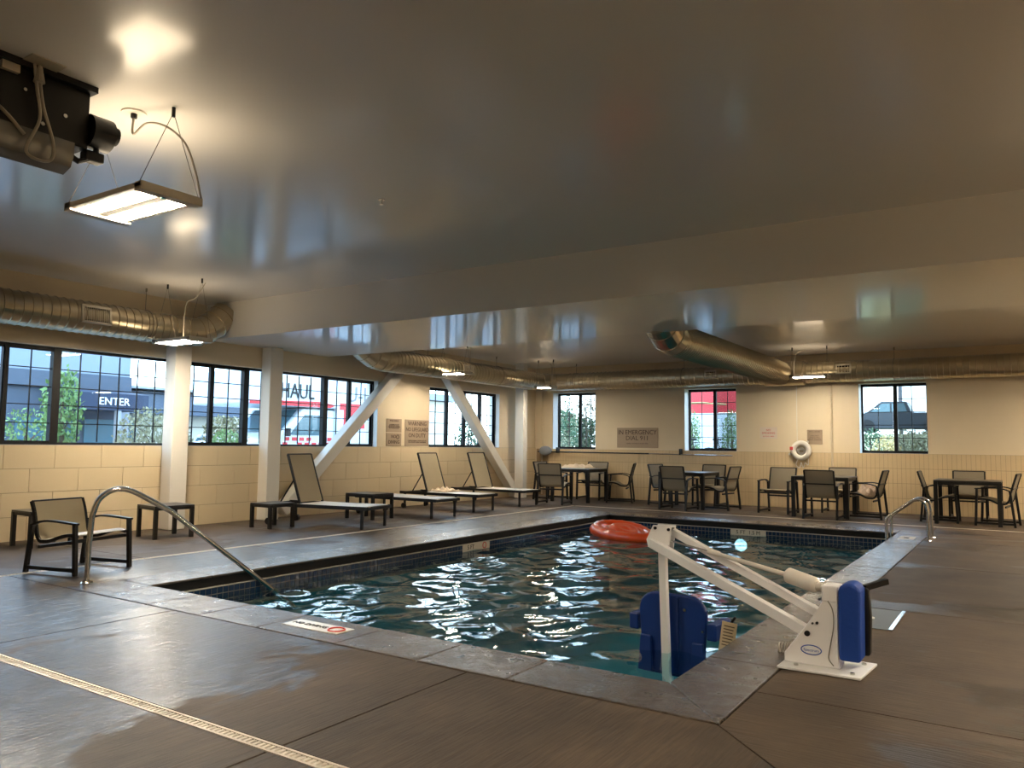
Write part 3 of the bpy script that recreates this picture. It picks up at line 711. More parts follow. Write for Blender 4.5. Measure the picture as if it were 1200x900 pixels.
# ---------------------------------------------------------------- furniture
def sling_chair(name, w_, dp, sh, ah, bh, label, cat, group, seat_m, back_m, curved=False):
    t = empty(name, (0, 0, 0), 0, label, cat, group)
    hw = w_/2; T = .034
    yf, yr = dp/2, -dp/2
    for s_ in (-1, 1):
        x_ = s_*(hw-T/2)
        b_ = MB()
        b_.beam((x_, yf, 0), (x_, yf-.03, ah-.02), T, .036, (0, 1, 0))
        b_.beam((x_, yr, 0), (x_, yr+.06, ah-.05), T, .036, (0, 1, 0))
        b_.beam((x_, yr, .05), (x_, yf, .05), T, .034)
        b_.build('side_frame', 'black_metal', t)
        P = smooth_path([(x_, yr+.05, ah-.05), (x_, yr+.16, ah-.012), (x_, 0, ah), (x_, yf-.0, ah-.02)], 4)
        a_ = MB()
        for p, q in zip(P, P[1:]): a_.beam(p, q, .042, .018)
        a_.build('armrest', 'black_metal', t, smooth=False)
    # seat/back side rails following the sling
    seatp = [(yf-.03, sh+.01), (yf-.10, sh+.022), (yf-.22, sh+.005), (yr+.24, sh-.045), (yr+.13, sh-.05)]
    lean = .22*(bh-sh)
    backp = [(yr+.13, sh-.05), (yr+.085, sh+.0), (yr+.06, sh+.10), (yr+.03, sh+.22), (yr+.06-lean, bh)]
    seatp = [(p.x, p.y) for p in [Vector(q) for q in smooth_path([(a, b_, 0) for a, b_ in seatp], 3)]]
    backp = [(p.x, p.y) for p in [Vector(q) for q in smooth_path([(a, b_, 0) for a, b_ in backp], 3)]]
    for s_ in (-1, 1):
        b_ = MB(); x_ = s_*(hw-T-.016); pr_ = seatp+backp[1:]
        for p, q in zip(pr_, pr_[1:]): b_.beam((x_, p[0], p[1]), (x_, q[0], q[1]), .024, .030, (0, .3, 1))
        b_.build('sling_rail', 'black_metal', t)
    iw = hw-T-.022
    MB().sheet([(a, b_+.012) for a, b_ in seatp], -iw, iw, .006).build('seat', seat_m, t, smooth=True)
    MB().sheet([(a, b_) for a, b_ in backp], -iw, iw, .006).build('backrest', back_m, t, smooth=True)
    c = SP('cross_bar', 'black_metal', t)
    c.beam((-hw+T, yf-.05, sh-.03), (hw-T, yf-.05, sh-.03), .022, .03); c.beam((-hw+T, yr+.13, sh-.10), (hw-T, yr+.13, sh-.10), .022, .03)
    c.beam((-hw+T, yr+.02, sh+.20), (hw-T, yr+.02, sh+.20), .016, .022); c.beam((-iw, backp[-1][0], bh), (iw, backp[-1][0], bh), .018, .018)
    return t
def face(dx, dy): return math.atan2(-dx, dy)
proto = sling_chair('dining_chair', .60, .56, .42, .63, .86, '', 'chair', 'sling dining chairs around the four tables', 'sling_grey', 'sling_taupe')
index_kids()
CH_ = [
 (2.00, 14.52, face(-.15, 1), 'dining chair with its back to the camera at the leftmost dining table'),
 (2.86, 15.98, face(-1, -.35), 'dining chair on the right side of the leftmost dining table, facing the table'),
 (1.95, 16.40, face(.05, -1), 'dining chair against the wall behind the leftmost table, under the towel'),
 (1.20, 15.72, face(1, -.1), 'dining chair on the left side of the leftmost table, by the corner column'),
 (3.98, 15.92, face(1, -.25), 'dining chair on the left side of the second table from the left'),
 (4.62, 14.94, face(.08, 1), 'dining chair with its back to the camera at the second table from the left'),
 (5.28, 15.56, face(-1, .12), 'dining chair on the right side of the second table from the left'),
 (4.75, 16.42, face(0, -1), 'dining chair by the wall behind the second table from the left, below the window'),
 (6.42, 15.50, face(-.1, -1), 'lone dining chair facing the camera below the life ring, left of the third table'),
 (7.40, 14.78, face(.05, 1), 'dining chair with its back to the camera at the third table from the left'),
 (8.02, 15.42, face(-1, .05), 'dining chair holding a patterned bag on the right of the third table'),
 (7.38, 16.38, face(0, -1), 'dining chair by the wall behind the third table'),
 (9.16, 15.62, face(1, .0), 'dining chair on the left side of the rightmost table'),
 (10.02, 15.40, face(-1, .12), 'dining chair on the right side of the rightmost table'),
 (9.56, 16.28, face(.0, -1), 'dining chair by the wall behind the rightmost table')]
for i, (x_, y_, rz, lb) in enumerate(CH_):
    c = proto if i == 0 else copy_tree(proto)
    c.location = (x_, y_, 0); c.rotation_euler = (0, 0, rz); c['label'] = lb
lc = sling_chair('lounge_chair', .66, .62, .34, .49, .66, 'low taupe sling armchair with curved arms beside the pool handrail at far left', 'chair', None, 'sling_light', 'sling_grey')
lc.location = (2.70, 4.12, 0); lc.rotation_euler = (0, 0, face(.97, .235))

def table(name, cx, cy, w_, d_, h_, label, group, rz=0., leg=.05, rail=.05):
    t = empty(name, (cx, cy, 0), rz, label, 'table', group)
    MB().box(-w_/2, w_/2, -d_/2, d_/2, h_-.022, h_).build('table_top', 'table_top', t, bevel=.004)
    a = MB(); q = leg/2
    for s_ in (-1, 1):
        a.box(-w_/2+.01, w_/2-.01, s_*(d_/2-q)-.012, s_*(d_/2-q)+.012, h_-.022-rail, h_-.022); a.box(s_*(w_/2-q)-.012, s_*(w_/2-q)+.012, -d_/2+.01, d_/2-.01, h_-.022-rail, h_-.022)
    a.build('apron', 'black_metal', t)
    for sx_ in (-1, 1):
        for sy_ in (-1, 1):
            MB().box(sx_*(w_/2-q)-q, sx_*(w_/2-q)+q, sy_*(d_/2-q)-q, sy_*(d_/2-q)+q, 0, h_-.022).build('leg', 'black_metal', t)
    return t
DT = 'square black dining tables on the far deck'
table('dining_table', 1.99, 15.66, .96, .94, .735, 'black square dining table at far left with a crumpled towel on top', DT, leg=.062)
table('dining_table', 4.60, 15.58, .96, .96, .735, 'black square dining table below the middle window, second from left', DT, leg=.062)
table('dining_table', 7.31, 15.32, .98, .94, .735, 'black square dining table right of the life ring, third from left', DT, leg=.062)
table('dining_table', 9.60, 15.52, .98, .94, .735, 'black square dining table at far right, above the pool handrails', DT, leg=.062)
ST = 'low black side tables by the left wall'
table('side_table', .62, 4.78, .46, .50, .42, 'low black side table partly behind the low armchair at far left', ST, R(0), .045, .035)
table('side_table', .96, 6.15, .52, .52, .42, 'low black side table below the first white column', ST, R(-8), .045, .035)
table('side_table', 1.10, 7.78, .44, .46, .36, 'low black side table in front of the first lounger', ST, R(0), .045, .035)
table('side_table', 1.22, 9.70, .62, .50, .42, 'low black side table between the first and second loungers', ST, R(0), .045, .035)

def lounger(label, raised=True):
    """head towards -x, foot end at x=0"""
    t = empty('sun_lounger', (0, 0, 0), 0, label, 'sun lounger', 'black framed sun loungers along the left wall')
    Wd = .66; hw = Wd/2; z = .30; Ln = 1.88; hx = -1.22
    f = MB()
    for s_ in (-1, 1): f.beam((-Ln, s_*(hw-.015), z), (0, s_*(hw-.015), z), .03, .05)
    for x_ in (-Ln+.02, hx, -.6, -.015): f.beam((x_, -hw+.02, z-.005), (x_, hw-.02, z-.005), .03, .04)
    f.build('frame', 'black_metal', t)
    for x_ in (-Ln+.12, -.10):
        for s_ in (-1, 1): MB().beam((x_, s_*(hw-.02), 0), (x_, s_*(hw-.02), z), .034, .034, (0, 1, 0)).build('leg', 'black_metal', t)
    MB().sheet([(hx, z+.03), (hx/2, z+.022), (-.04, z+.03)][::1], -hw+.035, hw-.035, .01).build('seat_sling', 'sling_light', t, smooth=True, rot=(0, 0, R(-90)))
    if raised:
        a = R(71); bl = .80; dx, dz = -math.cos(a), math.sin(a)
        b_ = MB()
        for s_ in (-1, 1): b_.beam((hx, s_*(hw-.05), z+.01), (hx+dx*bl, s_*(hw-.05), z+.01+dz*bl), .024, .032, (0, 0, 1))
        b_.beam((hx+dx*bl, -hw+.05, z+.01+dz*bl), (hx+dx*bl, hw-.05, z+.01+dz*bl), .024, .024)
        b_.build('back_frame', 'black_metal', t)
        m_ = MB(); nx_, nz_ = dz, -dx
        m_.beam((hx+dx*.04+nx_*.006, 0, z+.01+dz*.04+nz_*.006), (hx+dx*(bl-.012)+nx_*.006, 0, z+.01+dz*(bl-.012)+nz_*.006), Wd-.13, .008, (1, 0, 0))
        m_.build('backrest', 'sling_grey', t)
        s2 = SP('support_strut', 'black_metal', t)
        for s_ in (-1, 1): s2.beam((hx+dx*.42, s_*(hw-.08), z+.01+dz*.42), (hx-.42, s_*(hw-.08), z), .016, .016)
    else:
        MB().box(-Ln+.05, hx-.02, -hw+.035, hw-.035, z+.02, z+.032).build('backrest', 'sling_light', t)
    for s_ in (-1, 1):
        MB().tube([(-Ln+.12, s_*(hw+.012)-.02, .05), (-Ln+.12, s_*(hw+.012)+.02, .05)], .05, 14).build('wheel', 'black_metal', t, smooth=True)
    return t
def place(o, p, q):
    """foot legs at p (near) and q (far)"""
    dx, dy = q[0]-p[0], q[1]-p[1]; a = math.atan2(-dx, dy)
    o.rotation_euler = (0, 0, a); o.location = ((p[0]+q[0])/2+.12*math.cos(a), (p[1]+q[1])/2+.12*math.sin(a), 0)
lo1 = lounger('sun lounger with raised back standing nearest the camera, before the second white column')
index_kids()
lo3 = copy_tree(lo1); lo3['label'] = 'sun lounger with raised back and a towel on its seat, below the wall signs'
lo4 = copy_tree(lo1); lo4['label'] = 'sun lounger with raised back farthest away, under the descending brace'
lo2 = lounger('sun lounger lying flat with no raised back, second from the camera', False)
place(lo1, (2.34, 8.33), (2.22, 8.97)); place(lo2, (2.07, 10.27), (2.08, 10.89)); place(lo3, (1.90, 11.70), (1.90, 12.32)); place(lo4, (1.80, 13.42), (1.82, 14.04))

def cloth(name, c, sx_, sy_, h_, label, cat, m, seed=1, n=26):
    rg = np.random.default_rng(seed); v = []; f = []
    ph = rg.uniform(0, 6, 8); fr_ = rg.uniform(8, 26, 8)
    for i in range(n):
        for j in range(n):
            u_, w_ = i/(n-1)*2-1, j/(n-1)*2-1
            rr = max(abs(u_), abs(w_)); env = (1-rr**3)
            z = h_*env*(.55+.25*math.sin(fr_[0]*.3*u_+ph[0])*math.cos(fr_[1]*.3*w_+ph[1])+.2*math.sin(fr_[2]*.5*(u_+w_)+ph[2]))
            x_ = u_*sx_/2*(1-.12*math.sin(3*w_+ph[3])); y_ = w_*sy_/2*(1-.12*math.sin(4*u_+ph[4]))
            v.append((x_, y_, max(z, 0)+.003))
    for i in range(n-1):
        for j in range(n-1): f.append((i*n+j, (i+1)*n+j, (i+1)*n+j+1, i*n+j+1))
    o = MB().add(v, f).build(name, m, None, smooth=True); o.location = c
    md = o.modifiers.new('thick', 'SOLIDIFY'); md.thickness = .006; md.offset = 1
    return tag(o, label, cat)
cloth('towel', (1.86, 15.78, .735), .72, .46, .12, 'crumpled cream towel on the leftmost dining table', 'towel', 'towel', 3)
cloth('towel', (.95, 12.05, .332), .46, .40, .09, 'small crumpled cream towel on the lounger below the wall signs', 'towel', 'towel', 5)
cloth('bag', (8.02, 15.42, .40), .34, .36, .24, 'small patterned bag lying on a dining chair seat', 'bag', 'bag_pattern', 9)

# ---------------------------------------------------------------- signs
def wall_sign(axis, a0, a1, z0, z1, m, label, lines, group='pool rule signs on the walls'):
    """lines: (text, size, dy from top, material)"""
    if axis == 'y':
        t = MB().box(0, .012, 0, a1-a0, 0, z1-z0).build('sign', m, None, bevel=.002); t.location = (0.0, a0, z0)
        P = lambda h: (.0135, (a1-a0)/2, h); rot = FACE_PX
    else:
        t = MB().box(0, a1-a0, -.012, 0, 0, z1-z0).build('sign', m, None, bevel=.002); t.location = (a0, LY, z0)
        P = lambda h: ((a1-a0)/2, -.0135, h); rot = FACE_NY
    tag(t, label, 'sign', group)
    for ln in lines:
        o = text(ln[0], ln[1], ln[3], t, P(z1-z0-ln[2]), rot)
        if len(ln) > 4: o.scale = (ln[4], 1, 1)
    return t
wall_sign('y', 11.40, 11.84, 1.47, 1.735, 'sign_brown', 'small brown pool rules sign above the no diving sign', [('POOL RULES', .045, .04, 'ink_brown'), ('NO RUNNING  NO GLASS\nSHOWER BEFORE ENTERING\nCHILDREN MUST BE SUPERVISED\nNO FOOD IN POOL AREA', .024, .15, 'ink_brown')])
nd = wall_sign('y', 11.40, 11.84, 1.20, 1.455, 'sign_brown', 'small brown sign reading no diving with a diver symbol', [('NO ', .09, .07, 'ink_brown'), ('DIVING', .10, .18, 'ink_brown')])
MB().tube([(0, .038*math.cos(a*math.pi/8), .038*math.sin(a*math.pi/8)) for a in range(16)], .006, 5, closed=True).build('diver_symbol', 'ink_brown', nd, loc=(.014, .33, .18))
wall_sign('y', 11.95, 12.70, 1.20, 1.735, 'sign_brown', 'large brown sign reading warning no lifeguard on duty', [('WARNING', .12, .08, 'ink_brown'), ('NO LIFEGUARD', .112, .20, 'ink_brown', .9), ('ON DUTY', .12, .32, 'ink_brown'), ('CHILDREN UNDER 14 SHOULD NOT USE\nPOOL WITHOUT ADULT SUPERVISION', .032, .44, 'ink_brown')])
wall_sign('x', 2.30, 3.34, 1.21, 1.68, 'sign_brown', 'wide brown sign reading in emergency dial 911', [('IN EMERGENCY', .152, .11, 'ink_brown', .92), ('DIAL 911', .15, .245, 'ink_brown'), ('NEAREST PHONE AT FRONT DESK', .036, .37, 'ink_brown')])
wall_sign('x', 5.68, 6.04, 1.44, 1.69, 'sign_white', 'small white notice with red lettering left of the life ring', [('NO\nSMOKING', .062, .10, 'ink_red'), ('IN POOL AREA', .035, .20, 'ink_red')])
wall_sign('x', 6.65, 6.95, 1.33, 1.63, 'sign_brown', 'small brown notice above and right of the life ring', [('POOL HOURS', .035, .04, 'ink_brown'), ('OPEN DAILY\nGUESTS ONLY\nPLEASE SHOWER\nBEFORE SWIMMING', .03, .17, 'ink_brown')])

# life ring and rope
lr = empty('life_ring', (6.54, LY-.08, 1.20), label='white life ring with rope hanging on the far wall', cat='life ring')
MB().tube([(.155*math.cos(a*math.pi/16), 0, .155*math.sin(a*math.pi/16)) for a in range(32)], .052, 12, closed=True).build('ring', 'plastic_white', lr, smooth=True)
b = MB(); rr_ = random.Random(3)
for k in range(7):
    b.tube([((.05+.012*k % .05)*math.cos(a*math.pi/8)+rr_.uniform(-.01, .01), .03-.01*(k % 3), -.02+(.08-.008*k)*math.sin(a*math.pi/8)) for a in range(16)], .007, 5, closed=True)
b.tube(smooth_path([(-.06, -.04, -.18), (-.1, -.02, -.3), (-.03, -.02, -.36), (.0, -.02, -.25), (.04, -.02, -.36), (.08, -.02, -.26), (.14, -.02, -.3), (.15, -.03, -.15)]), .008, 5)
b.build('rope', 'rope_white', lr, smooth=True)
MB().cbox((-.185, -.03, .04), (.07, .05, .07)).build('red_clip', 'ink_red', lr, bevel=.01)
for (x_, z_) in ((.12, .18), (-.24, -.08)): MB().cbox((x_, .04, z_), (.04, .07, .04)).build('bracket', 'plastic_white', lr, bevel=.006)
# skimmer net on its pole laid along the wall
nt_ = empty('skimmer_net', (.62, LY-.14, 1.09), label='pool net with grey bag on a long pole held level along the far wall', cat='net')
MB().tube([(-.45, 0, 0), (2.55, 0, -.01)], .016, 8).build('dark_pole', 'black_metal', nt_, smooth=True)
MB().tube([(2.55, 0, -.01), (4.5, 0, -.03)], .012, 8).build('pole_extension', 'steel', nt_, smooth=True)
b = MB(); 
for k in range(7):
    a = -90+30*k; rr = .17*math.cos(R(a))+.01
    b.v += [(-.22+rr*math.cos(2*math.pi*j/14), -.02+.5*rr*math.sin(2*math.pi*j/14), .02+.12*math.sin(R(a))) for j in range(14)]
for k in range(6):
    for j in range(14): b.f.append((k*14+j, k*14+(j+1) % 14, (k+1)*14+(j+1) % 14, (k+1)*14+j))
b.build('net_bag', 'bag_grey', nt_, smooth=True)
for x_ in (.10, 3.3): MB().cbox((x_, .05, .04), (.03, .14, .14)).build('wall_hook', 'black_metal', nt_)

# ---------------------------------------------------------------- handrails
hr = empty('pool_handrail', (3.5, 3.77, 0), label='tall curved steel handrail at the near left pool corner', cat='handrail')
P = [(0, 0, 0), (0.0, .0, .3), (0.01, 0.01, .58)]+smooth_path([(.015, .02, .62), (.03, .05, .72), (.06, .12, .79), (.10, .20, .815), (.14, .30, .79), (.20, .43, .71), (.27, .60, .60)], 4)
P += [(.64, 1.47, -.18), (.74, 1.70, -.40)]
MB().tube(P, .024, 12).build('rail', 'steel', hr, smooth=True)
MB().cyl((0, 0), .055, .003, .018, 18, .045).build('base_flange', 'steel', hr)
lrr = None
hr2 = empty('pool_ladder', (9.28, 12.15, 0), label='pair of polished steel ladder rails at the far right pool edge', cat='ladder')
for k, yy in enumerate((0, .5)):
    P = [(0, yy, 0), (0, yy, .36)]+smooth_path([(0, yy, .40), (-.02, yy, .50), (-.08, yy, .55), (-.16, yy, .545), (-.22, yy, .515)], 4)+[(-.42, yy, .36)]+smooth_path([(-.48, yy, .31), (-.515, yy, .27), (-.52, yy, .2)], 3)+[(-.52, yy, -.2), (-.52, yy, -.75)]
    MB().tube(P, .021, 10).build('rail', 'steel', hr2, smooth=True); MB().cyl((0, yy), .05, .003, .016, 16, .04).build('base_flange', 'steel', hr2)
for z_ in (-.3, -.55): MB().cbox((-.53, .25, z_), (.07, .46, .02)).build('step', 'plastic_white', hr2)

# ---------------------------------------------------------------- pool lift
lf = empty('pool_lift', (9.42, 4.80, 0), label='white pool lift with blue seat and blue battery cover on the pool edge', cat='pool lift')
O = Vector((9.42, 4.80, 0))
def W(*p): return tuple(Vector(p)-O)
MB().prism([(W(9.19, 4.62, 0)[0], W(9.19, 4.62, 0)[1]), (.21, -.17), (.24, .20), (-.22, .20)], .004, .018, 'z').build('base_plate', 'lift_white', lf, bevel=.004)
for p in ((-.14, -.11), (.16, -.12), (.18, .13), (-.16, .13)): MB().cyl(p, .013, .018, .028, 6).build('anchor_bolt', 'steel', lf)
tri = [(-.215, .02), (.085, .02), (.085, .38), (.06, .40), (.0, .385), (-.07, .27), (-.215, .07)]
for yy in (-.065, .055): MB().prism(tri, yy, yy+.012, 'y').build('side_plate', 'lift_white', lf, bevel=.006)
MB().box(.03, .085, -.06, .06, .02, .46).build('mast', 'lift_white', lf, bevel=.006)
MB().box(-.005, .088, -.068, .068, .38, .475).build('mast_head', 'lift_white', lf, bevel=.01)
MB().prism([(.088, .075), (.20, .075), (.205, .46), (.19, .49), (.15, .505), (.10, .485), (.088, .45)], -.10, .07, 'y').build('battery_cover', 'lift_blue_cover', lf, bevel=.018, seg=3)
MB().prism([(.13, .08), (.225, .085), (.232, .30), (.222, .46), (.15, .47)], .05, .12, 'y').build('battery_pack', 'black_metal', lf, bevel=.012)
MB().beam((.2, .08, .46), (.30, .2, .49), .03, .03).build('cover_strap', 'black_metal', lf)
MB().beam(W(9.35, 4.78, .185), W(8.15, 5.27, .565), .05, .062).build('lower_arm', 'lift_white', lf, bevel=.004)
MB().beam(W(9.40, 4.90, .27), W(8.24, 5.36, .66), .045, .05).build('upper_arm', 'lift_white', lf, bevel=.004)
MB().tube([W(9.41, 4.80, .45), W(9.36, 4.82, .452)], .028, 12).build('actuator_joint', 'plastic_white', lf, smooth=True)
MB().tube([W(9.38, 4.80, .455), W(9.365, 4.81, .458), W(9.20, 4.885, .488), W(9.185, 4.89, .49)], [.03, .046, .046, .03], 14).build('actuator_motor', 'plastic_white', lf, smooth=True)
MB().tube([W(9.20, 4.885, .488), W(8.66, 5.12, .55)], .014, 10).build('actuator_tube', 'plastic_white', lf, smooth=True)
MB().tube([W(8.70, 5.11, .545), W(8.62, 5.14, .555)], .02, 10).build('actuator_collar', 'plastic_white', lf, smooth=True)
MB().tube([W(8.66, 5.12, .55), W(8.30, 5.28, .585)], .007, 8).build('actuator_rod', 'steel', lf, smooth=True)
MB().prism([(W(8.13, 0, 0)[0], .54), (W(8.12, 0, 0)[0], .585), (W(8.17, 0, 0)[0], .69), (W(8.31, 0, 0)[0], .69), (W(8.29, 0, 0)[0], .52), (W(8.2, 0, 0)[0], .50)], W(0, 5.26, 0)[1], W(0, 5.27, 0)[1], 'y').build('head_bracket', 'lift_white', lf, bevel=.004)
MB().prism([(W(8.15, 0, 0)[0], .56), (W(8.17, 0, 0)[0], .69), (W(8.31, 0, 0)[0], .69), (W(8.29, 0, 0)[0], .52)], W(0, 5.345, 0)[1], W(0, 5.355, 0)[1], 'y').build('head_bracket', 'lift_white', lf, bevel=.004)
for q in ((8.19, .67), (8.29, .665), (8.17, .565)): MB().tube([W(q[0], 5.25, q[1]), W(q[0], 5.36, q[1])], .011, 8).build('pivot_pin', 'black_metal', lf)
for q in ((-.085, .195, .016), (-.03, .26, .008), (-.055, .255, .006), (-.015, .395, .008)): MB().tube([(q[0], -.075, q[1]), (q[0], .07, q[1])], q[2], 10).build('pivot_pin', 'black_metal', lf)
MB().beam(W(8.225, 5.30, .60), W(8.265, 5.30, -.62), .052, .052, (0, 1, 0)).build('seat_post', 'lift_white', lf, bevel=.003)
# oval badge
ov = [(.055*math.cos(a*math.pi/12), .026*math.sin(a*math.pi/12)) for a in range(24)]
bd = MB().prism([(x_-.065, z_+.105) for x_, z_ in ov], -.0672, -.0652, 'y').build('oval_badge', 'ink_white', lf)
MB().tube([(x_-.065, -.0675, z_+.105) for x_, z_ in ov], .003, 5, closed=True).build('badge_rim', 'ink_blue', bd); text('Spectrum', .022, 'ink_blue', bd, (-.065, -.068, .103), FACE_NY, ext=.0005)
MB().tube(smooth_path([(.03, -.068, .39), (.055, -.069, .34), (.058, -.069, .25), (.035, -.069, .12), (.03, -.069, .07), (.055, -.069, .035)]), .003, 5).build('cable', 'cable', lf)
b = MB()
for k in range(9): b.tube([(-.30+.014*k, .17+.012*k+.03*math.cos(a*math.pi/5), .035+.03*math.sin(a*math.pi/5)) for a in range(10)], .005, 5, closed=True)
b.build('coiled_hose', 'cord_grey', lf, smooth=True)
# the seat, seen from behind
se = empty('seat_assembly', W(8.265, 5.37, -.02), R(-4)); se.parent = lf
def rrect(w_, z0, z1, r_, n=6, flare=0.):
    P = [(-w_/2-flare, z0), (w_/2+flare, z0)]
    P += [(w_/2-r_+r_*math.cos(R(90*k/n)), z1-r_+r_*math.sin(R(90*k/n))) for k in range(n+1)]
    P += [(-w_/2+r_+r_*math.cos(R(90+90*k/n)), z1-r_+r_*math.sin(R(90+90*k/n))) for k in range(n+1)]
    return P
MB().prism(rrect(.52, -.34, .22, .13, flare=-.03), 0, .045, 'y').build('seat_back', 'lift_blue', se, bevel=.014, seg=3)
MB().box(.035, .055, -.008, .0, -.3, .20).build('back_rib', 'lift_blue', se)
MB().prism([(-.25, -.36), (.25, -.36), (.26, -.30), (-.26, -.30)], .02, .46, 'y').build('seat_pan', 'lift_blue', se, bevel=.012)
for s_ in (-1, 1):
    MB().box(s_*.30-.035, s_*.30+.035, -.01, .26, -.065, .05).build('armrest', 'lift_blue', se, bevel=.01)
    MB().prism([(s_*.20-.055, -.34), (s_*.20+.055, -.34), (s_*.20+.045, -.09), (s_*.20-.035, -.09)], -.03, .0, 'y').build('leg_bracket', 'lift_blue', se, bevel=.006)
MB().box(-.2, .2, .5, .62, -.75, -.72).build('footrest', 'lift_blue', se)
MB().tube([(.10, -.004, .12), (.10, .0, .12)], .012, 8).build('bolt', 'steel', se); MB().tube([(.235, -.012, -.01), (.235, .0, -.01)], .008, 8).build('bolt', 'steel', se)
ic = empty('instruction_card', W(8.70, 5.30, .02)); ic.parent = lf; ic.rotation_euler = (0, R(8), R(10))
MB().box(-.05, .05, -.003, .003, -.15, .05).build('card', 'paper_tan', ic)
for k in range(7): MB().box(-.035, .035-.004*(k % 3), -.0042, -.0028, .02-.021*k, .026-.021*k).build('text_line', 'ink_brown', ic)
MB().beam((.0, .02, .03), (.03, .02, .09), .02, .015).build('tie', 'black_metal', ic)

# deck hatch, white disc
ht = empty('deck_hatch', (9.42, 6.38, 0), label='square steel hatch plate in the deck behind the pool lift', cat='hatch')
MB().box(-.2, .19, -.37, .37, .001, .006).build('cover_plate', 'hatch_metal', ht)
MB().box(.165, .19, -.37, .37, .006, .012).build('edge_strip', 'steel', ht); MB().cyl((-.02, -.03), .05, .006, .011, 20).build('white_cap', 'plastic_white', ht)

# ---------------------------------------------------------------- orange pool float
fl = empty('pool_float', (5.05, 11.55, -.2), R(-38), 'orange inflatable lounge floating in the far part of the pool', 'pool float')
nu, nv_ = 64, 10; v = []; f = []
def ringpt(u_):
    a = 2*math.pi*u_; x_ = .62*math.cos(a); y_ = .36*math.sin(a)*(1-.28*math.cos(a))
    return Vector((x_, y_, .05+.05*max(0, -math.cos(a))))
for i in range(nu):
    p = ringpt(i/nu); q = ringpt((i+1)/nu); d = (q-p).normalized(); sd = Vector((d.y, -d.x, 0)).normalized()
    rr = .095+.045*max(0, -math.cos(2*math.pi*i/nu))+.004*math.sin(i*1.9)
    for j in range(nv_):
        a = 2*math.pi*j/nv_; v.append(p+sd*(rr*math.cos(a))+Vector((0, 0, rr*.85*math.sin(a))))
for i in range(nu):
    for j in range(nv_): f.append((i*nv_+j, i*nv_+(j+1) % nv_, ((i+1) % nu)*nv_+(j+1) % nv_, ((i+1) % nu)*nv_+j))
MB().add(v, f).build('outer_ring', 'orange_vinyl', fl, smooth=True)
v = []; f = []; n1, n2 = 20, 48
for i in range(n1+1):
    s_ = i/n1
    for j in range(n2):
        p = ringpt(j/n2); v.append((p.x*s_*.97, p.y*s_*.97, .04+(.07+.11/(1+math.exp(9*(p.x*s_+.02))))*(1-s_**2)**.5-.02*math.exp(-((s_-.62)/.07)**2)+.008*math.cos(14*s_)))
for i in range(n1):
    for j in range(n2): f.append((i*n2+j, i*n2+(j+1) % n2, (i+1)*n2+(j+1) % n2, (i+1)*n2+j))
MB().add(v, f).build('centre_panel', 'orange_vinyl', fl, smooth=True)

# ---------------------------------------------------------------- outside
tag(MB().box(-60, -.30, -25, 60, -.5, -.3).build('ground', 'asphalt'), kind='structure')
tag(MB().box(-.30, 60, LY+.36, 70, -.5, -.3).build('ground', 'asphalt'), kind='structure')
def leaves(bm_, c, rx, ry, rz, n, s_, seed, cone=False):
    rg = random.Random(seed)
    for _ in range(n):
        while True:
            p = Vector((rg.uniform(-1, 1), rg.uniform(-1, 1), rg.uniform(-1, 1)))
            if cone:
                if math.hypot(p.x, p.y) < (1-p.z)/2*.9+.05: break
            elif p.length < 1 and p.length > .35: break
        q = Vector((c[0]+p.x*rx, c[1]+p.y*ry, c[2]+p.z*rz)); e = Euler((rg.uniform(0, 6), rg.uniform(0, 6), rg.uniform(0, 6))).to_matrix()
        ss = s_*.6*rg.uniform(.6, 1.3); v_ = [q+e @ Vector((a*ss, b_*ss*.55, 0)) for a, b_ in ((-1, 0), (0, -1), (1, 0), (0, 1))]; bm_.add(v_, [(0, 1, 2, 3)])
def tree(x_, y_, zt, rx, rz, label, m, seed, n=700, s_=.09, cone=False, name='tree', cat='tree', zbase=-.3):
    t = empty(name, (x_, y_, zbase), 0, label, cat, 'plants seen outside through the windows')
    h_ = zt-zbase
    b_ = MB(); b_.tube([(0, 0, 0), (.03, .02, h_*.5), (0, 0, h_*.85)], [.06, .045, .015], 7)
    rg = random.Random(seed)
    for k in range(6):
        a = rg.uniform(0, 6.28); b_.tube([(0, 0, h_*(.35+.07*k)), (rx*.6*math.cos(a), rx*.6*math.sin(a), h_*(.5+.07*k))], [.02, .006], 5)
    b_.build('trunk', 'bark', t, smooth=True)
    c_ = MB(); leaves(c_, (0, 0, h_-rz), rx, rx, rz, int(n*2.6), s_, seed, cone); tag(c_.build('crown', m, t), kind='stuff')
    return t
# positions from the view lines
tree(-4.0, 7.25, 2.60, .36, .85, 'bright green bushy young tree outside the leftmost window', 'leaf_green', 1, 330)
tree(-4.5, 9.35, 1.95, .75, .65, 'grey-brown bush outside, left of the first column', 'leaf_olive', 2, 520, .08, name='bush', cat='bush')
tree(-3.9, 10.62, 1.85, .5, .6, 'pale olive bush outside, between the two columns', 'leaf_olive', 3, 420, .08, name='bush', cat='bush')
tree(-3.2, 10.15, 1.5, .3, .3, 'small green bush low outside, right of the first column', 'leaf_green', 4, 200, .06, name='bush', cat='bush')
tree(-3.0, 6.2, 1.75, .42, .4, 'low green shrub outside at the far left sash', 'leaf_green', 14, 150, .06, name='bush', cat='bush')
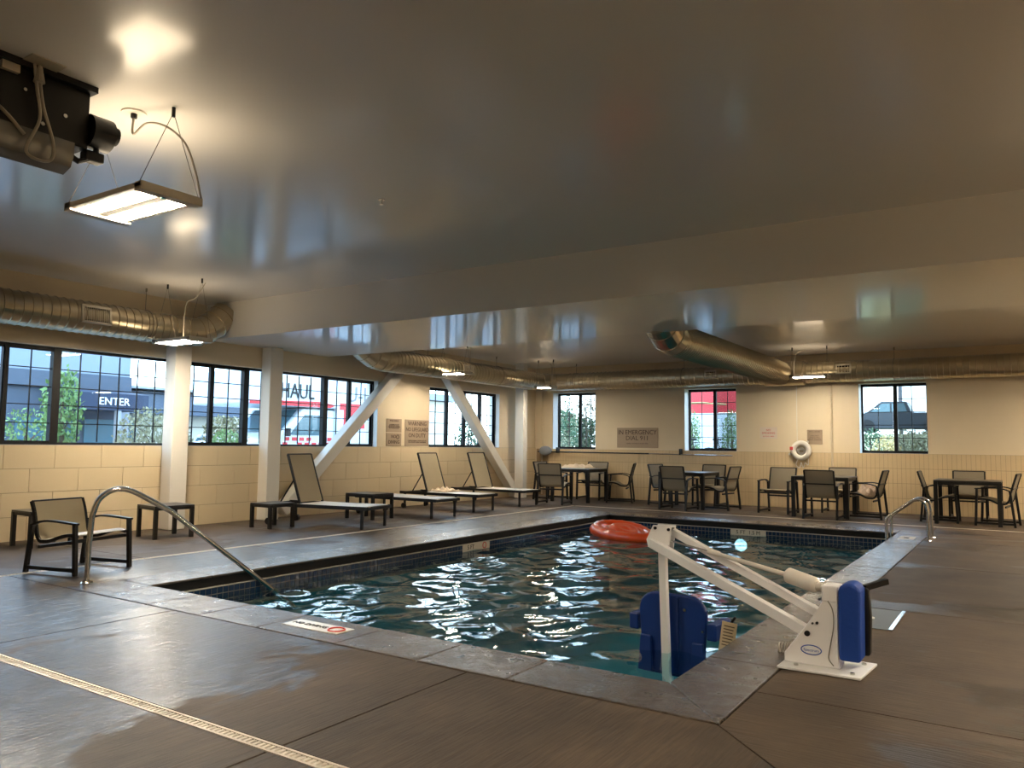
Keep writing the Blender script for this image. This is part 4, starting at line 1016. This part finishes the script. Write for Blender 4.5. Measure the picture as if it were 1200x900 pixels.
# building with awning
bl = empty('building', (-14, 8, -.3), label='blue-grey building with a dark entrance awning outside the leftmost windows', cat='building')
O2 = bl.location
def W2(*p): return Vector(p)-O2
MB().box(-8, 0, -14, 6.4, 3.2, 5.6).build('upper_wall', 'building_blue', bl)
MB().box(-8, -.05, -14, 6.4, 0, 3.25).build('lower_wall', 'building_dark', bl)
MB().box(-.3, .12, -14, 6.4, 3.12, 3.6).build('cornice', 'building_dark', bl)
aw = MB().prism([(0, 3.15), (1.6, 2.95), (1.6, 2.45), (0, 2.45)], 3.9, 6.1, 'y').build('awning', 'awning_navy', bl)
text('ENTER', .32, 'ink_white', aw, (1.62, 5.0, 2.70), FACE_PX, ext=.01)
MB().box(1.45, 1.58, 5.1, 5.25, 0, 2.45).build('awning_post', 'concrete_out', bl)
for k in range(5): MB().box(-.06, .0, -3+k*2.0, -1.3+k*2.0, .8, 2.2).build('shop_window', 'truck_glass', bl)
MB().box(-.1, .06, 6.1, 6.4, 0, 3.2).build('corner_pier', 'concrete_out', bl)
wg = empty('building', (-15, 16, -.3), label='low pale building with a dark overhanging fascia outside between the columns', cat='building')
MB().box(-6, 0, -1.5, 4.5, 0, 3.1).build('wall', 'building_cream', wg)
MB().prism([(0, 3.3), (.7, 3.2), (.9, 2.45), (0, 2.45)], -1.5, 3.2, 'y').build('fascia', 'building_dark', wg)
MB().box(-.3, .95, -1.5, 3.4, 3.28, 3.36).build('roof_edge', 'concrete_out', wg)
cb = empty('building', (-13, 29, -.3), label='small pale building far outside the second left window', cat='building')
MB().box(-5, 0, -3, 1.0, 0, 3.6).build('wall', 'building_cream', cb); MB().box(-5.3, .3, -3.3, 1.3, 3.6, 3.9).build('roof', 'concrete_out', cb); MB().box(0, .03, -1.8, -.8, 1.2, 2.3).build('shop_window', 'truck_glass', cb)
tree(-4.8, 20.6, 2.1, .45, .9, 'slender green tree outside the second left window', 'leaf_dark', 5, 400, .08)
tree(-14, 42, 3.4, 3.2, 1.4, 'dark tree mass far away outside the second left window', 'leaf_dark', 15, 900, .3)

# box truck (facing -y), side towards +x
tk = empty('box_truck', (-5.0, 13.7, -.3), label='white and red rental box truck parked outside the window behind the second column', cat='truck')
MB().box(-2.2, -.02, 1.25, 5.0, .75, 3.3).build('cargo_box', 'truck_white', tk, bevel=.03)
MB().box(-2.2, -.02, -1.65, 1.3, 2.46, 3.3).build('cab_attic', 'truck_white', tk, bevel=.05)
cabp = [(-2.1, .45), (1.25, .45), (1.25, 2.42), (.15, 2.42), (-.55, 1.75), (-1.7, 1.52), (-2.1, 1.35)]
MB().prism(cabp, -2.1, -.1, 'x').build('cab', 'truck_white', tk, bevel=.05)
MB().prism([(-.28, 1.74), (.78, 1.74), (.72, 2.26), (.20, 2.26)], -.115, -.085, 'x').build('side_window', 'truck_glass', tk)
MB().add([(-1.95, -.50, 1.78), (-.2, -.50, 1.78), (-.25, .10, 2.36), (-1.9, .10, 2.36), ], [(0, 1, 2, 3)]).build('windscreen', 'truck_glass', tk, loc=(0, -.03, .03))
MB().box(-.06, .06, -.46, -.38, 1.7, 1.9).build('wing_mirror', 'ink_black', tk)
sg = MB().prism([(-1.6, 2.47), (1.0, 2.47), (1.2, 2.55), (.6, 2.62), (-1.6, 2.56)], -.02, -.008, 'x').build('red_stripe', 'truck_red', tk)
text('U-HAUL', .54, 'ink_black', sg, (-.003, -.36, 2.83), FACE_PX, ext=.006, sx_=.8)
sg = MB().box(-.02, -.008, 1.35, 4.9, 2.44, 2.62).build('red_stripe', 'truck_red', tk); text('U-HAUL', .62, 'pole_grey', sg, (-.003, 2.7, 2.86), FACE_PX, ext=.006)
MB().box(-.02, -.006, 1.5, 2.3, 1.95, 2.5).build('red_panel', 'truck_red', tk)
b = MB(); rg = random.Random(8)
for i in range(7):
    for j in range(4):
        if rg.random() < .72: y0 = -.5+i*.24+.06*(j % 2); b.box(-.104, -.088, y0, y0+.15, 1.2+j*.13, 1.29+j*.13)
b.build('red_squares', 'truck_red', tk)
for yy in (-1.25, 3.9):
    for x_ in (-.35, -2.05): MB().tube([(x_, yy, .42), (x_+.24, yy, .42)], .42, 20).build('wheel', 'tyre', tk, smooth=True)
# silver car and white van far behind
cr_ = empty('car', (-9.8, 15.4, -.3), R(90), 'silver car roof seen low outside the window left of the second column', 'car')
cp = [(-2.2, .35), (2.2, .35), (2.2, .85), (1.3, .98), (.75, 1.75), (-1.2, 1.78), (-1.9, 1.05), (-2.2, .95)]
MB().prism(cp, -.85, .85, 'x').build('body', 'car_silver', cr_, bevel=.06); MB().prism([(-1.7, 1.08), (1.1, 1.08), (.68, 1.66), (-1.12, 1.68)], -.87, .87, 'x').build('glasshouse', 'truck_glass', cr_)
for yy in (-1.35, 1.35):
    for x_ in (-.88, .66): MB().tube([(x_, yy, .33), (x_+.22, yy, .33)], .33, 16).build('wheel', 'tyre', cr_, smooth=True)

# beyond the far wall
def beyond(xw, Y): return 10.4-(10.4-xw)*Y/LY      # x on the plane y=Y seen through x=xw at the wall
tree(beyond(.95, 30), 30, 3.9, .8, 2.1, 'dark conifer outside the far left window', 'leaf_dark', 6, 800, .11, cone=True)
tree(beyond(1.45, 34), 34, 3.7, 1.8, 1.3, 'pale leafless tree outside the far left window', 'leaf_olive', 7, 500, .10)
tree(beyond(.7, 27), 27, 1.9, .8, .8, 'low pinkish shrub outside the far left window', 'leaf_olive', 8, 300, .07, name='bush', cat='bush')
tr = empty('box_trailer', (beyond(4.6, 24), 24, -.3), label='box truck with red upper side seen through the middle far window', cat='truck')
MB().box(-2.6, 3.2, 0, 2.2, .7, 3.55).build('cargo_box', 'truck_white', tr, bevel=.02)
MB().box(-2.6, 3.2, -.01, 0, 2.62, 3.3).build('red_band', 'truck_red', tr)
MB().tube([(-2.0, -.02, 2.9), (-.3, -.02, 2.95), (.5, -.02, 2.88)], .03, 6).build('light_stripe', 'leaf_straw', tr)
for x_ in (-1.8, 2.3): MB().tube([(x_, 0.02, .42), (x_, .3, .42)], .42, 18).build('wheel', 'tyre', tr, smooth=True)
tree(beyond(4.15, 22), 22, 2.35, .28, .9, 'tall green shrub left of centre outside the middle far window', 'leaf_green', 9, 400, .06, name='bush', cat='bush')
tree(beyond(5.05, 22), 22, 2.35, .28, .9, 'tall green shrub at right outside the middle far window', 'leaf_green', 10, 400, .06, name='bush', cat='bush')
def bicycle(x_, y_, label):
    t = empty('bicycle', (x_, y_, .55), R(12), label, 'bicycle', 'bicycles on a rack outside')
    for w_ in (-.5, .5): MB().tube([(w_+.33*math.cos(a*math.pi/12), 0, .34+.33*math.sin(a*math.pi/12)) for a in range(24)], .018, 6, closed=True).build('wheel', 'tyre', t, smooth=True)
    b_ = MB(); b_.tube([(-.5, 0, .34), (-.15, 0, .34), (.38, 0, .8), (-.28, 0, .82), (-.15, 0, .34)], .016, 6); b_.tube([(-.28, 0, .82), (-.5, 0, .34)], .012, 6); b_.tube([(.5, 0, .34), (.36, 0, .92)], .014, 6); b_.build('frame', 'ink_black', t, smooth=True)
    MB().tube([(.36, -.24, .95), (.36, .24, .95)], .014, 6).build('handlebar', 'ink_black', t); MB().cbox((-.29, 0, .9), (.24, .12, .05)).build('saddle', 'ink_black', t, bevel=.02)
    return t
bicycle(beyond(4.42, 20.2), 20.2, 'dark bicycle outside the left sash of the middle far window'); bicycle(beyond(4.98, 20.6), 20.6, 'dark bicycle outside the right sash of the middle far window')
tag(MB().box(beyond(3.6, 20.3), beyond(5.5, 20.3), 19.9, 20.9, -.3, .55).build('ledge', 'concrete_out'), 'low concrete ledge outside carrying the bicycles', kind='structure')
# bank with pickup
bk = MB().prism([(19.5, -.3), (24, .9), (40, 1.93), (60, 2.3), (60, -.4)], 3.5, 16, 'x'); tag(bk.build('ground_bank', 'grass_bank'), kind='structure')
YP = 44; xc = beyond(8.3, YP)
pk = empty('pickup_truck', (xc, YP, 2.06), label='dark pickup truck parked on the bank outside the right far window', cat='truck')
body = [(-1.95, .22), (2.9, .22), (2.9, 1.15), (1.0, 1.15), (.75, 1.78), (-.55, 1.80), (-1.35, 1.18), (-1.95, 1.05)]
pk.scale = (.88, .88, .88)
MB().prism(body, -.9, .9, 'y').build('body', 'pickup_paint', pk, bevel=.05)
MB().prism([(-1.12, 1.2), (-.1, 1.2), (-.1, 1.68), (-.5, 1.68)], -.92, .92, 'y').build('side_window', 'truck_glass', pk); MB().prism([(0, 1.2), (.78, 1.2), (.62, 1.68), (0, 1.68)], -.92, .92, 'y').build('side_window', 'truck_glass', pk)
for x_ in (-1.3, 1.95):
    for yy in (-.95, .72): MB().tube([(x_, yy, .38), (x_, yy+.24, .38)], .38, 18).build('wheel', 'tyre', pk, smooth=True)
b = MB().tube([(beyond(8.42, 46), 46, 2), (beyond(8.42, 46), 46, 9)], .09, 8); tag(b.build('utility_pole', 'pole_grey'), 'grey pole standing behind the pickup outside the right far window', 'pole')
k_ = 0
for (xw, Y, zt, rx, m, lb) in ((7.85, 24, 1.85, .6, 'leaf_dark', 'dark green shrub at left on the bank outside the right far window'), (8.15, 22.5, 1.62, .4, 'leaf_straw', 'straw-coloured grass clump on the bank outside the right far window'), (8.45, 25, 1.88, .6, 'leaf_olive', 'olive shrub on the bank right of the window mullion'), (8.80, 23, 1.74, .55, 'leaf_olive', 'olive shrub at the right edge of the right far window')):
    k_ += 1; tree(beyond(xw, Y), Y, zt, rx, .6, lb, m, 20+k_, 420, .07, name='bush', cat='bush', zbase=.2)
